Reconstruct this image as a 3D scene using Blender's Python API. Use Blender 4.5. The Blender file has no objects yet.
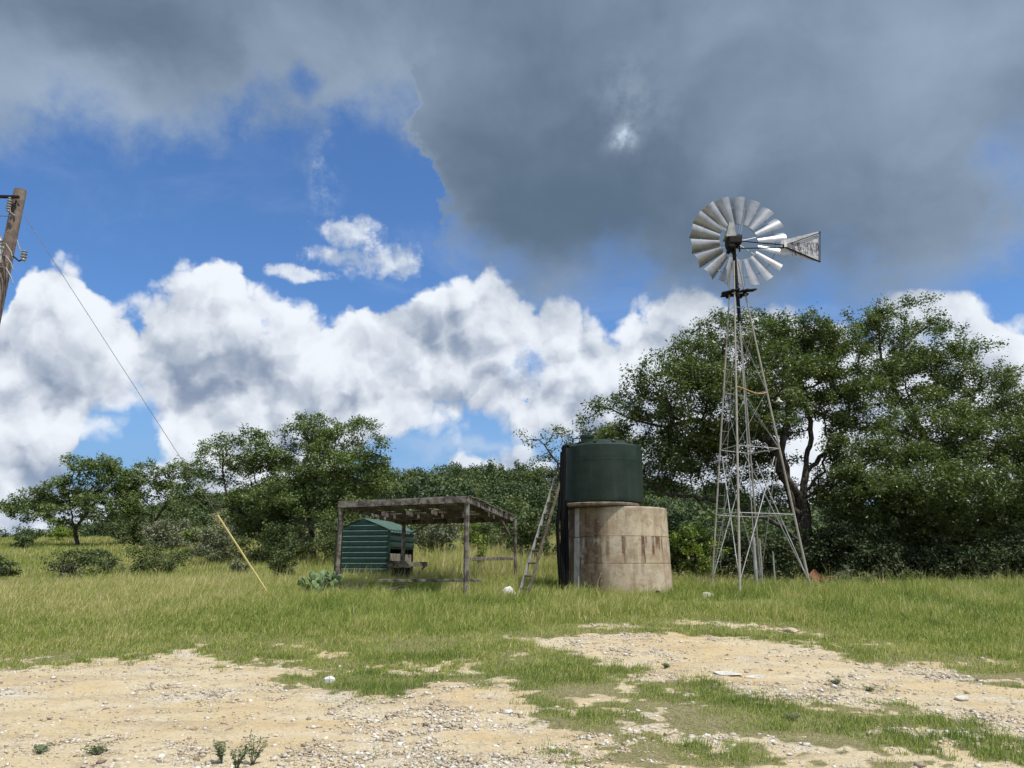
import bpy, math, random
import numpy as np
from mathutils import Vector, Matrix

C = bpy.context.scene
COL = C.collection
PI = math.pi
R = math.radians
RNG = np.random.default_rng(11)
random.seed(5)

# ------------------------------------------------------------------ camera
PITCH = R(13.0); FPX = 769.0; EYE = 1.6
cam = bpy.data.cameras.new('camera'); camo = bpy.data.objects.new('camera', cam); COL.objects.link(camo)
cam.sensor_width = 36.0; cam.lens = FPX / 1024 * 36.0
cam.clip_start = 0.1; cam.clip_end = 9000
camo.location = (0, 0, EYE); camo.rotation_euler = (PI / 2 + PITCH, 0, 0)
C.camera = camo
CP, SP = math.cos(PITCH), math.sin(PITCH)

def ray(px, py):
    dx = (px - 512) / FPX; dy = (384 - py) / FPX
    return (dx, CP - dy * SP, SP + dy * CP)

def at(px, py, Y):
    r = ray(px, py); t = Y / r[1]
    return Vector((r[0] * t, Y, EYE + r[2] * t))

def uv_dir(px, py):
    x, y, z = ray(px, py); n = math.sqrt(x * x + y * y + z * z)
    return math.atan2(x, y), math.asin(z / n)

# ------------------------------------------------------------------ exposure
C.view_settings.view_transform = 'Standard'; C.view_settings.look = 'None'
C.view_settings.gamma = 1.0; C.view_settings.exposure = 0.16
C.view_settings.use_curve_mapping = False
C.render.engine = 'CYCLES'
try:
    C.cycles.use_denoising = True
    C.cycles.denoiser = 'OPENIMAGEDENOISE'
    C.cycles.denoising_prefilter = 'ACCURATE'
except Exception:
    pass
C.cycles.max_bounces = 7; C.cycles.diffuse_bounces = 3; C.cycles.glossy_bounces = 2
C.cycles.transmission_bounces = 3; C.cycles.transparent_max_bounces = 6
C.cycles.sample_clamp_indirect = 6
C.cycles.use_adaptive_sampling = True; C.cycles.adaptive_threshold = 0.02; C.cycles.adaptive_min_samples = 8

# ------------------------------------------------------------------ sun
SUN_DIR = Vector((0.34, -0.26, 0.90)).normalized()
SUN_EL = math.asin(SUN_DIR.z)
sl = bpy.data.lights.new('sun', 'SUN'); sl.energy = 4.6; sl.angle = R(0.53); sl.color = (1.0, 0.955, 0.88)
so = bpy.data.objects.new('sun', sl); COL.objects.link(so)
so.rotation_euler = SUN_DIR.to_track_quat('Z', 'Y').to_euler()

# ------------------------------------------------------------------ node helper
class G:
    def __init__(s, tree): s.t = tree; s.n = tree.nodes; s.l = tree.links
    def node(s, kind, **kw):
        n = s.n.new(kind)
        for k, v in kw.items(): setattr(n, k, v)
        return n
    def put(s, sock, v):
        if v is None: return
        if isinstance(v, bpy.types.NodeSocket): s.l.new(v, sock)
        else:
            try: sock.default_value = v
            except Exception: sock.default_value = tuple(v) + (1.0,)
    def m(s, op, a, b=None, c=None, clamp=False):
        n = s.node('ShaderNodeMath', operation=op, use_clamp=clamp)
        s.put(n.inputs[0], a); s.put(n.inputs[1], b); s.put(n.inputs[2], c)
        return n.outputs[0]
    def add(s, a, b): return s.m('ADD', a, b)
    def sub(s, a, b): return s.m('SUBTRACT', a, b)
    def mul(s, a, b): return s.m('MULTIPLY', a, b)
    def mx(s, a, b): return s.m('MAXIMUM', a, b)
    def mn(s, a, b): return s.m('MINIMUM', a, b)
    def v(s, op, a, b=None, sc=None):
        n = s.node('ShaderNodeVectorMath', operation=op)
        s.put(n.inputs[0], a); s.put(n.inputs[1], b)
        if sc is not None: s.put(n.inputs['Scale'], sc)
        return n.outputs['Value'] if op in ('LENGTH', 'DOT_PRODUCT', 'DISTANCE') else n.outputs[0]
    def ss(s, x, lo, hi, a=0.0, b=1.0):
        n = s.node('ShaderNodeMapRange', interpolation_type='SMOOTHSTEP', clamp=True)
        s.put(n.inputs[0], x); s.put(n.inputs[1], lo); s.put(n.inputs[2], hi); s.put(n.inputs[3], a); s.put(n.inputs[4], b)
        return n.outputs[0]
    def lin(s, x, lo, hi, a=0.0, b=1.0):
        n = s.node('ShaderNodeMapRange', clamp=True)
        s.put(n.inputs[0], x); s.put(n.inputs[1], lo); s.put(n.inputs[2], hi); s.put(n.inputs[3], a); s.put(n.inputs[4], b)
        return n.outputs[0]
    def noise(s, vec, scale, detail=4, rough=0.55, col=False, dist=0.0, lac=2.0):
        n = s.node('ShaderNodeTexNoise')
        s.put(n.inputs['Vector'], vec); s.put(n.inputs['Scale'], scale); s.put(n.inputs['Detail'], detail)
        s.put(n.inputs['Roughness'], rough); s.put(n.inputs['Distortion'], dist); s.put(n.inputs['Lacunarity'], lac)
        return n.outputs['Color'] if col else n.outputs[0]
    def vor(s, vec, scale, detail=0, rough=0.5, feature='F1', smooth=None, out='Distance'):
        n = s.node('ShaderNodeTexVoronoi', feature=feature)
        s.put(n.inputs['Vector'], vec); s.put(n.inputs['Scale'], scale)
        if 'Detail' in n.inputs and detail: s.put(n.inputs['Detail'], detail); s.put(n.inputs['Roughness'], rough)
        if smooth is not None: s.put(n.inputs['Smoothness'], smooth)
        return n.outputs[out]
    def mix(s, f, a, b, mode='MIX'):
        n = s.node('ShaderNodeMix', data_type='RGBA', blend_type=mode)
        s.put(n.inputs[0], f); s.put(n.inputs[6], a); s.put(n.inputs[7], b)
        return n.outputs[2]
    def mixf(s, f, a, b):
        n = s.node('ShaderNodeMix', data_type='FLOAT')
        s.put(n.inputs[0], f); s.put(n.inputs[2], a); s.put(n.inputs[3], b)
        return n.outputs[0]
    def comb(s, x, y, z):
        n = s.node('ShaderNodeCombineXYZ'); s.put(n.inputs[0], x); s.put(n.inputs[1], y); s.put(n.inputs[2], z)
        return n.outputs[0]
    def sep(s, v):
        n = s.node('ShaderNodeSeparateXYZ'); s.put(n.inputs[0], v); return n.outputs
    def curve(s, x, pts):
        n = s.node('ShaderNodeFloatCurve')
        c = n.mapping.curves[0]
        pts = sorted(pts)
        while len(c.points) < len(pts): c.points.new(0.5, 0.5)
        for p, (a, b) in zip(c.points, pts): p.location = (a, b)
        for p in c.points: p.handle_type = 'AUTO_CLAMPED'
        n.mapping.update()
        s.put(n.inputs['Value'], x); s.put(n.inputs['Factor'], 1.0)
        return n.outputs[0]

def lin_rgb(r, g, b):
    f = lambda c: (c / 255 / 12.92) if c / 255 <= 0.04045 else ((c / 255 + 0.055) / 1.055) ** 2.4
    return (f(r), f(g), f(b), 1.0)

# ------------------------------------------------------------------ sky
def build_sky():
    W = bpy.data.worlds.new('World'); C.world = W; W.use_nodes = True
    W.cycles.sampling_method = 'MANUAL'; W.cycles.sample_map_resolution = 512
    t = W.node_tree; t.nodes.clear(); g = G(t)
    out = g.node('ShaderNodeOutputWorld')
    sky = g.node('ShaderNodeTexSky', sky_type='NISHITA')
    sky.sun_disc = False; sky.sun_elevation = SUN_EL
    sky.sun_rotation = math.atan2(SUN_DIR.x, SUN_DIR.y)
    sky.air_density = 1.0; sky.dust_density = 0.6; sky.ozone_density = 2.2
    STR = 0.105
    tc = g.node('ShaderNodeTexCoord'); d = tc.outputs['Generated']
    x, y, z = g.sep(d)
    # small coordinate wobble, so that every outline is ragged
    w1 = g.v('SUBTRACT', g.noise(d, 7.0, 5, 0.6, col=True), (0.5, 0.5, 0.5))
    w2 = g.v('SUBTRACT', g.noise(d, 30.0, 3, 0.6, col=True), (0.5, 0.5, 0.5))
    def uv(vec):
        X, Y, Z = g.sep(vec)
        return g.m('ARCTAN2', X, Y), g.m('ARCSINE', Z)
    dw = g.v('ADD', d, g.v('SCALE', w1, sc=0.10))
    u, v = uv(dw)
    duu = g.v('ADD', g.v('ADD', d, g.v('SCALE', w1, sc=0.035)), g.v('SCALE', w2, sc=0.010))
    uc, vc = uv(duu)
    def cu(uu): return g.lin(uu, -0.9, 0.9, 0, 1)
    def prof(uu, pts, ends=None):
        P = []
        for px, py in pts:
            a, b = uv_dir(px, py); P.append(((a + 0.9) / 1.8, b))
        if ends: P += [(0.0, ends[0]), (1.0, ends[1])]
        return g.curve(cu(uu), P)
    def blob(uu, vv, px, py, rx, ry, p=2.0):
        a, b = uv_dir(px, py)
        q = g.add(g.m('POWER', g.m('ABSOLUTE', g.mul(g.sub(uu, a), 769.0 / rx)), 2.0), g.m('POWER', g.m('ABSOLUTE', g.mul(g.sub(vv, b), 769.0 / ry)), 2.0))
        return g.m('EXPONENT', g.mul(q, -1.0))
    # ---- cumulus
    def puff(vec):
        a = g.vor(vec, 8.0)
        b = g.vor(vec, 19.0)
        c = g.vor(vec, 45.0)
        e = g.noise(vec, 14.0, 5, 0.62)
        sq = lambda q, k: g.sub(0.45, g.mul(g.mul(q, q), k))
        h = g.add(g.add(g.mul(sq(a, 1.3), 1.0), g.mul(sq(b, 1.3), 0.55)), g.mul(sq(c, 1.3), 0.26))
        return h
    pv = g.v('ADD', g.v('ADD', d, g.v('SCALE', w1, sc=0.07)), g.v('SCALE', w2, sc=0.022))
    Hs = puff(pv)
    H1 = puff(g.v('ADD', pv, (0.012, -0.006, 0.022)))
    fb = g.noise(d, 13.0, 7, 0.62)
    H0 = g.add(g.sub(Hs, 0.15), g.mul(g.sub(fb, 0.5), 1.0))
    top = prof(uc, [(0, 318), (22, 268), (50, 250), (85, 262), (105, 292), (130, 285), (160, 275), (195, 268), (232, 266), (250, 292), (290, 302),
                    (330, 300), (352, 290), (395, 306), (418, 282), (450, 262), (490, 270), (520, 300), (570, 300), (596, 318), (612, 334), (640, 300), (672, 286),
                    (720, 290), (760, 318), (850, 322), (900, 300), (960, 302), (1000, 330), (1024, 345)], ends=(0.2, 0.2))
    Dc = g.add(g.sub(top, vc), g.add(g.mul(g.sub(H0, 0.17), 0.055), 0.010))
    m_top = g.ss(Dc, -0.005, 0.015)
    # bottom edge, soft
    bot = prof(u, [(0, 520), (60, 500), (82, 445), (105, 430), (145, 434), (160, 462), (200, 500), (300, 520), (380, 440), (430, 425), (520, 430), (560, 445), (590, 480), (620, 520), (900, 520), (1024, 520)], ends=(-0.1, -0.1))
    m_bot = g.ss(g.add(g.sub(vc, bot), g.mul(g.sub(H0, 0.12), 0.06)), -0.014, 0.022)
    holes = g.ss(g.noise(g.v('ADD', d, (3.1, 0, 0)), 17.0, 6, 0.6), 0.63, 0.74)
    hol_area = g.mx(blob(uc, vc, 520, 360, 60, 50), g.mx(blob(uc, vc, 268, 330, 22, 40), g.mul(blob(uc, vc, 900, 340, 160, 60), 0.9)))
    m_cu = g.mul(g.mul(m_top, m_bot), g.sub(1.0, g.mul(g.ss(g.add(g.mul(holes, 0.5), g.mul(hol_area, g.noise(d, 23.0, 6, 0.62))), 0.42, 0.70), 0.85)))
    # lower left second bank under the gap
    low = g.mul(g.ss(g.sub(g.add(prof(uc, [(0, 400), (40, 395), (62, 425), (90, 452), (150, 455), (185, 470), (240, 520), (330, 540), (430, 480), (490, 450), (560, 452), (640, 500), (1024, 500)], ends=(0.05, 0.05)), g.mul(g.sub(H0, 0.17), 0.05)), vc), -0.004, 0.012), 0.92)
    m_cu = g.mx(m_cu, low)
    # little torn cloud at the middle
    sm = g.mx(g.mx(blob(uc, vc, 345, 230, 42, 17), blob(uc, vc, 382, 252, 56, 25)), g.mx(blob(uc, vc, 297, 273, 34, 9), blob(uc, vc, 325, 250, 26, 14)))
    m_sm = g.ss(g.add(sm, g.mul(g.sub(g.noise(d, 22.0, 7, 0.65), 0.5), 2.2)), 0.38, 0.95)
    m_sm = g.mul(m_sm, g.ss(sm, 0.05, 0.4))
    # lighting of the cumulus from the slope of its billows towards the sun
    rel = g.add(g.mul(g.sub(Hs, H1), 1.15), g.mul(g.sub(fb, 0.5), 0.50))
    belly = g.mx(g.mx(g.mul(blob(u, v, 225, 398, 95, 30), 0.75), g.mul(blob(u, v, 430, 322, 66, 30), 1.25)),
                 g.mx(g.mul(blob(u, v, 640, 395, 90, 40), 0.35), g.mx(g.mul(blob(u, v, 60, 345, 70, 24), 0.35), g.mul(blob(u, v, 455, 405, 90, 26), 0.4))))
    belly = g.mx(belly, g.mul(blob(u, v, 40, 470, 60, 20), 0.55))
    depth = g.ss(Dc, 0.0, 0.14)
    lum = g.add(g.sub(g.add(0.84, g.mul(rel, 1.0)), g.mul(belly, 0.62)), g.mul(g.sub(g.noise(d, 4.0, 3, 0.6), 0.5), 0.50))
    lum = g.add(g.sub(lum, g.mul(depth, 0.20)), g.mul(g.ss(Dc, 0.05, 0.0), 0.16))
    lum = g.ss(lum, -0.35, 1.16)
    ccol = g.mix(lum, lin_rgb(128, 144, 168), lin_rgb(230, 235, 242))
    # ---- the dark shower cloud overhead
    u2 = g.add(u, g.mul(g.sub(g.noise(g.v('ADD', d, (0, 5, 1)), 8.0, 7, 0.64), 0.5), 0.18))
    L = prof(u2, [(0, 134), (60, 118), (150, 134), (230, 118), (262, 104), (310, 128), (345, 110), (390, 104), (418, 108), (428, 200), (440, 240), (470, 268), (520, 305), (575, 305), (600, 282), (640, 270), (668, 300),
                  (720, 318), (790, 306), (830, 278), (880, 292), (930, 310), (975, 296), (1003, 236), (1024, 190)], ends=(0.55, 0.55))
    Lw = g.sub(v, L)
    edge_n = g.mul(g.sub(g.noise(d, 12.0, 8, 0.66), 0.5), 0.15)
    right = g.ss(uc, -0.12, -0.02)
    width = g.mixf(right, 0.060, 0.095)
    m_dk = g.ss(g.m('DIVIDE', g.add(g.add(Lw, edge_n), 0.012), width), -0.55, 1.0)
    m_dk = g.mul(m_dk, g.sub(1.0, g.mul(g.ss(g.add(blob(uc, vc, 303, 84, 26, 20), g.mul(g.sub(g.noise(d, 25, 5, 0.6), 0.5), 1.0)), 0.35, 1.1), 0.9)))
    n1 = g.noise(g.v('MULTIPLY', d, (1.0, 1.0, 1.6)), 3.2, 7, 0.52, dist=0.3)
    n2 = g.noise(g.v('ADD', d, (7.0, 0, 0)), 8.0, 7, 0.55, dist=0.4)
    dk = g.add(0.50, g.add(g.mul(g.sub(n1, 0.5), 1.15), g.mul(g.sub(n2, 0.5), 0.6)))
    lite = g.mx(g.mul(blob(u, v, 330, 60, 120, 60), 0.30), g.mx(g.mul(blob(u, v, 980, 60, 140, 130), 0.22), g.mul(blob(u, v, 80, 105, 160, 40), 0.34)))
    dark = g.mx(g.mul(blob(u, v, 560, 225, 130, 80), 0.34), g.mx(g.mul(blob(u, v, 170, 45, 120, 36), 0.20), g.mul(blob(u, v, 780, 230, 160, 60), 0.24)))
    rim = g.sub(1.0, g.ss(Lw, -0.01, 0.10))
    dk = g.sub(g.add(g.add(dk, lite), g.mul(rim, 0.22)), dark)
    dk = g.ss(dk, 0.0, 1.25)
    dcol = g.mix(dk, lin_rgb(88, 107, 128), lin_rgb(150, 167, 188))
    spot = g.mul(g.add(blob(uc, vc, 622, 141, 13, 9), g.mul(blob(u, v, 628, 110, 42, 34), 0.20)), g.add(0.25, g.mul(g.ss(g.noise(d, 45, 4, 0.6), .3, .7), 0.9)))
    dcol = g.mix(g.m('MULTIPLY', spot, 0.95, clamp=True), dcol, lin_rgb(198, 214, 232))
    # scud hanging below it at the right
    scud = g.mul(g.mx(blob(u, v, 905, 300, 60, 34), g.mul(blob(u, v, 745, 285, 60, 34), 0.8)), g.ss(n2, 0.35, 0.6))
    m_dk = g.mx(m_dk, g.mul(scud, 0.75))
    # thin veil
    veil = g.mul(g.ss(g.noise(g.v('MULTIPLY', d, (1, 1, 2.2)), 5.0, 8, 0.62, dist=0.5), 0.50, 0.82), 0.42)
    veil = g.mul(veil, g.ss(v, 0.62, 0.10))
    wisp = g.mx(g.mul(blob(u, v, 470, 452, 70, 8), 0.45), g.mul(blob(u, v, 325, 165, 14, 40), g.ss(g.noise(d, 26, 5, 0.7), 0.45, 0.9)))
    veil = g.mx(veil, wisp)
    # sky colour: Nishita, in exposure units
    hs = g.v('MULTIPLY', g.v('SCALE', sky.outputs[0], sc=STR), (0.66, 0.96, 1.30))
    hs = g.mix(g.ss(v, 0.30, 0.02), hs, lin_rgb(128, 166, 208))
    colr = g.mix(veil, hs, lin_rgb(196, 209, 226))
    colr = g.mix(g.mul(m_sm, 0.9), colr, g.mix(g.ss(g.add(fb, g.mul(g.sub(Hs, H1), .6)), 0.3, 0.65), lin_rgb(165, 180, 202), lin_rgb(222, 228, 237)))
    colr = g.mix(m_cu, colr, ccol)
    # away from the photographed part: broken cloud
    back = g.mx(g.ss(g.m('ABSOLUTE', u), 0.80, 1.25), g.ss(v, 0.85, 1.1))
    bn = g.ss(g.noise(d, 2.6, 7, 0.58), 0.46, 0.60)
    m_dk = g.mixf(back, m_dk, 0.0)
    colr = g.mix(m_dk, colr, dcol)
    colr = g.mix(g.mul(back, bn), colr, lin_rgb(215, 221, 230))
    bg = g.node('ShaderNodeBackground'); g.put(bg.inputs[0], colr); bg.inputs[1].default_value = 1.0
    g.l.new(bg.outputs[0], out.inputs[0])
build_sky()

# ------------------------------------------------------------------ mesh helpers
def np_mesh(name, verts, quads=None, tris=None, mat=None, smooth=False, attrs=None):
    """mesh from numpy arrays, quads (n,4) and tris (m,3)"""
    me = bpy.data.meshes.new(name)
    verts = np.ascontiguousarray(verts, dtype=np.float32)
    nq = 0 if quads is None else len(quads); nt = 0 if tris is None else len(tris)
    me.vertices.add(len(verts)); me.vertices.foreach_set('co', verts.ravel())
    loops = []
    if nq: loops.append(np.asarray(quads).ravel())
    if nt: loops.append(np.asarray(tris).ravel())
    lp = np.concatenate(loops).astype(np.int32)
    me.loops.add(len(lp)); me.loops.foreach_set('vertex_index', lp)
    me.polygons.add(nq + nt)
    st = np.concatenate([np.arange(nq) * 4, nq * 4 + np.arange(nt) * 3]).astype(np.int32)
    me.polygons.foreach_set('loop_start', st)
    if smooth: me.polygons.foreach_set('use_smooth', np.ones(nq + nt, dtype=bool))
    me.update(calc_edges=True)
    if attrs:
        for k, a in attrs.items():
            at_ = me.attributes.new(k, 'FLOAT', 'POINT'); at_.data.foreach_set('value', np.ascontiguousarray(a, dtype=np.float32))
    if mat: me.materials.append(mat)
    return me

def link(name, me, parent=None, loc=None):
    o = bpy.data.objects.new(name, me); COL.objects.link(o)
    if loc is not None: o.location = loc
    if parent is not None: o.parent = parent
    return o

def tag(o, label=None, cat=None, group=None, kind=None):
    if label: o['label'] = label
    if cat: o['category'] = cat
    if group: o['group'] = group
    if kind: o['kind'] = kind
    return o

def fbm2(x, y, s, seed=0, octv=4):
    """cheap smooth value noise, vectorised, range about 0..1"""
    x = np.asarray(x, dtype=np.float64) * s; y = np.asarray(y, dtype=np.float64) * s
    tot = 0; amp = 1; norm = 0
    for o in range(octv):
        xi = np.floor(x).astype(np.int64); yi = np.floor(y).astype(np.int64)
        fx = x - xi; fy = y - yi; fx = fx * fx * (3 - 2 * fx); fy = fy * fy * (3 - 2 * fy)
        def h(a, b):
            n = (a * 374761393 + b * 668265263 + (seed + o * 17) * 1442695041) & 0x7fffffff
            n = ((n ^ (n >> 13)) * 1274126177) & 0x7fffffff
            return ((n ^ (n >> 16)) & 0xffff) / 65535.0
        v = (h(xi, yi) * (1 - fx) + h(xi + 1, yi) * fx) * (1 - fy) + (h(xi, yi + 1) * (1 - fx) + h(xi + 1, yi + 1) * fx) * fy
        tot = tot + v * amp; norm += amp; amp *= 0.5; x = x * 2.03 + 11.3; y = y * 2.03 + 5.7
    return tot / norm

def sstep(a, lo, hi):
    t = np.clip((a - lo) / (hi - lo), 0, 1); return t * t * (3 - 2 * t)

# ------------------------------------------------------------------ terrain
CREST_PX = np.array([-600, 0, 60, 110, 170, 250, 330, 400, 480, 560, 640, 720, 800, 900, 1024, 1600])
CREST_Z = np.array([3.0, 3.0, 3.4, 6.5, 10.5, 12.5, 15.0, 15.4, 16.2, 16.0, 14, 11, 7, 9, 9, 6])
def gz(x, y):
    x = np.asarray(x, dtype=np.float64); y = np.asarray(y, dtype=np.float64)
    px = 512 + 769 * x / np.maximum(y, 8.0)
    near = np.interp(y, [-60, 9, 12, 15, 17.5, 21, 25, 30], [0, 0, .08, .28, .50, .74, .90, 1.05])
    lft = np.interp(y, [30, 45, 60], [1.05, 2.2, 3.2]); rgt = np.interp(y, [23, 26, 30, 45, 60], [0.74, 0.62, 0.60, 1.2, 2.4])
    ctr = np.interp(y, [30, 45, 60], [1.05, 2.1, 3.3])
    wc = np.exp(-((px - 460) / 170.0) ** 2); wr = sstep(px, 620, 720)
    mid = lft * (1 - wc) + ctr * wc; mid = mid * (1 - wr) + rgt * wr
    z = np.where(y <= 30, near, mid); wr2 = sstep(y, 21, 26) * wr; z = np.where(y <= 30, z * (1 - wr2) + rgt * wr2, z)
    crest = np.interp(px, CREST_PX, CREST_Z)
    e = sstep(y, 55, 155); z = np.where(y > 55, z * (1 - e) + crest * e, z)
    f = sstep(y, 165, 420); z = z * (1 - f) + 0.5 * f
    amp = np.interp(np.hypot(x, y), [0, 12, 25, 60, 200, 600], [.03, .05, .10, .35, 1.2, 0])
    z = z + (fbm2(x, y, 0.35, 3, 3) - 0.5) * amp + (fbm2(x, y, 2.0, 9, 3) - 0.5) * 0.035
    return z

def ground_at(px, py):
    r = ray(px, py); t = 2.0
    for _ in range(4000):
        z = EYE + r[2] * t
        if z <= float(gz(r[0] * t, r[1] * t)): break
        t += 0.02 + t * 0.002
    return (r[0] * t, r[1] * t)

def poly_sd(x, y, poly):
    """signed distance (positive inside) to a polygon"""
    P = np.array(poly); Q = np.roll(P, -1, axis=0)
    d = np.full(x.shape, 1e9); ins = np.zeros(x.shape, bool)
    for (ax, ay), (bx, by) in zip(P, Q):
        ex, ey = bx - ax, by - ay; L = ex * ex + ey * ey + 1e-9
        t = np.clip(((x - ax) * ex + (y - ay) * ey) / L, 0, 1)
        d = np.minimum(d, np.hypot(x - ax - t * ex, y - ay - t * ey))
        c = ((ay > y) != (by > y)) & (x < (bx - ax) * (y - ay) / (by - ay + 1e-12) + ax)
        ins ^= c
    return np.where(ins, d, -d)

W1 = [ground_at(*p) for p in [(-260, 664), (0, 667), (70, 664), (130, 660), (160, 650), (200, 645), (246, 654), (250, 668), (300, 682), (345, 692), (390, 690), (430, 678), (480, 676),
                              (520, 690), (545, 705), (548, 722), (590, 742), (650, 766), (760, 810), (900, 900)]] + [(6, 1.0), (10, -12), (-40, -12), (-40, 8)]
W2 = [ground_at(*p) for p in [(500, 641), (560, 634), (640, 631), (700, 632), (760, 634), (800, 643), (860, 655), (940, 665), (1024, 684), (1200, 720), (1400, 790), (1250, 800), (1024, 744), (950, 732),
                              (870, 712), (780, 706), (700, 688), (640, 684), (580, 664)]]
LUSH = [ground_at(*p) for p in [(-700, 640), (-100, 652), (0, 656), (120, 655), (170, 640), (260, 640), (330, 640), (420, 640), (510, 632), (600, 622), (700, 619), (760, 622), (850, 636), (940, 650), (1024, 664), (1200, 690), (1700, 730)]]
def zones(x, y):
    """bare 0..1 and lush 0..1"""
    n = fbm2(x, y, 1.3, 21, 4) - 0.5; n2 = fbm2(x, y, 6.0, 22, 3) - 0.5; n3 = fbm2(x, y, 0.5, 5, 2) - 0.5
    sd = np.maximum(poly_sd(x, y, W1), poly_sd(x, y, W2)) + n * 1.5 + n2 * 1.0
    bare = sstep(sd, 0.0, 0.55)
    lx = np.array([p[0] for p in LUSH]); ly = np.array([p[1] for p in LUSH]); o = np.argsort(lx)
    e = np.interp(x, lx[o], ly[o])
    lush = sstep((y - e) + n * 1.6 + n2 * 0.5, -0.3, 0.9)
    # thin dirt showing between the grass of the tongue and near the lush edge
    sparse = sstep(n + n2 * 0.8 + n3 * 0.5, 0.10, 0.24) * (1 - lush) * 0.85
    bare = np.maximum(bare, sparse)
    return bare * (1 - 0.92 * lush), lush

def build_ground():
    def grow_axis(a, b, step, far, k=1.13):
        core = list(np.arange(a, b, step)); s = step; v = b; out = []
        while v < far: out.append(v); s *= k; v += s
        out.append(far)
        return core + out
    ypos = grow_axis(4.5, 26, 0.09, 5000, 1.045)
    yneg = [4.5 - v for v in (1, 2.5, 5, 10, 20, 50, 150, 600, 3000)][::-1]
    ys = np.array(yneg + ypos)
    half = grow_axis(0, 15, 0.11, 4500, 1.06)
    xs = np.array([-v for v in half[:0:-1]] + half)
    X, Y = np.meshgrid(xs, ys); sh = X.shape; X = X.ravel(); Y = Y.ravel()
    Z = gz(X, Y)
    bare, lush = zones(X, Y)
    far = np.hypot(X, Y) > 45
    bare = np.where(far, 0, bare)
    # stony crumble on the bare soil
    Z = Z + bare * (fbm2(X, Y, 5.0, 31, 3) - 0.5) * 0.045
    i = np.arange(sh[0] - 1)[:, None] * sh[1] + np.arange(sh[1] - 1)[None, :]
    q = np.stack([i, i + 1, i + 1 + sh[1], i + sh[1]], -1).reshape(-1, 4)
    m = bpy.data.materials.new('ground'); m.use_nodes = True; t = m.node_tree; g = G(t)
    bs = t.nodes['Principled BSDF']; bs.inputs['Roughness'].default_value = 0.95; bs.inputs['Specular IOR Level'].default_value = 0.15
    P = g.node('ShaderNodeNewGeometry').outputs['Position']
    ab = g.node('ShaderNodeAttribute', attribute_name='bare').outputs['Fac']
    al = g.node('ShaderNodeAttribute', attribute_name='lush').outputs['Fac']
    n1 = g.noise(P, 0.55, 6, 0.6); n2 = g.noise(P, 3.0, 6, 0.65); n3 = g.noise(P, 22.0, 4, 0.7); n4 = g.noise(g.v('ADD', P, (9, 4, 2)), 0.9, 4, 0.6)
    vr = g.vor(P, 26.0, out='Color'); vd = g.vor(P, 26.0)
    dirt = g.mix(g.ss(n1, 0.35, 0.62), (0.47, 0.365, 0.205, 1), (0.49, 0.415, 0.27, 1))
    dirt = g.mix(g.ss(n4, 0.55, 0.72), dirt, (0.52, 0.47, 0.37, 1))
    dirt = g.mix(g.mul(g.ss(n2, 0.52, 0.72), 0.65), dirt, (0.27, 0.205, 0.13, 1))
    trk = g.noise(g.v('MULTIPLY', P, (0.28, 1.7, 1.0)), 1.3, 5, 0.6)
    dirt = g.mix(g.mul(g.ss(trk, 0.50, 0.66), 0.55), dirt, (0.35, 0.27, 0.165, 1))
    dirt = g.mix(g.mul(g.ss(trk, 0.44, 0.32), 0.45), dirt, (0.54, 0.48, 0.36, 1))
    sx = g.sep(vr)
    stone = g.mix(sx[0], (0.36, 0.31, 0.24, 1), (0.60, 0.55, 0.46, 1))
    stony = g.mul(g.ss(g.add(n2, g.mul(g.sub(n4, 0.5), 1.2)), 0.46, 0.66), g.ss(vd, 0.50, 0.30))
    stony = g.mul(stony, g.ss(sx[1], 0.25, 0.5))
    dirt = g.mix(g.mul(stony, 0.8), dirt, stone)
    dirt = g.mix(g.mul(g.ss(n3, 0.48, 0.72), 0.6), dirt, (0.22, 0.17, 0.11, 1))
    thatch = g.mix(g.ss(n2, 0.3, 0.7), (0.105, 0.110, 0.040, 1), (0.20, 0.175, 0.090, 1))
    thatch = g.mix(al, g.mix(g.ss(n3, 0.45, 0.6), thatch, (0.24, 0.20, 0.12, 1)), thatch)
    edge = g.ss(g.add(ab, g.mul(g.sub(n3, 0.5), 0.7)), 0.32, 0.62)
    colr = g.mix(edge, thatch, dirt)
    g.put(bs.inputs['Base Color'], colr)
    bp = g.node('ShaderNodeBump'); bp.inputs['Strength'].default_value = 0.9; bp.inputs['Distance'].default_value = 0.03
    g.put(bp.inputs['Height'], g.add(g.mul(n3, 0.6), g.add(g.mul(g.mul(stony, g.sub(0.6, vd)), 1.2), g.mul(n2, 0.6))))
    g.l.new(bp.outputs[0], bs.inputs['Normal'])
    me = np_mesh('ground', np.stack([X, Y, Z], 1), quads=q, mat=m, smooth=True, attrs={'bare': bare, 'lush': lush})
    tag(link('ground', me), kind='structure')
build_ground()

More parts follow.
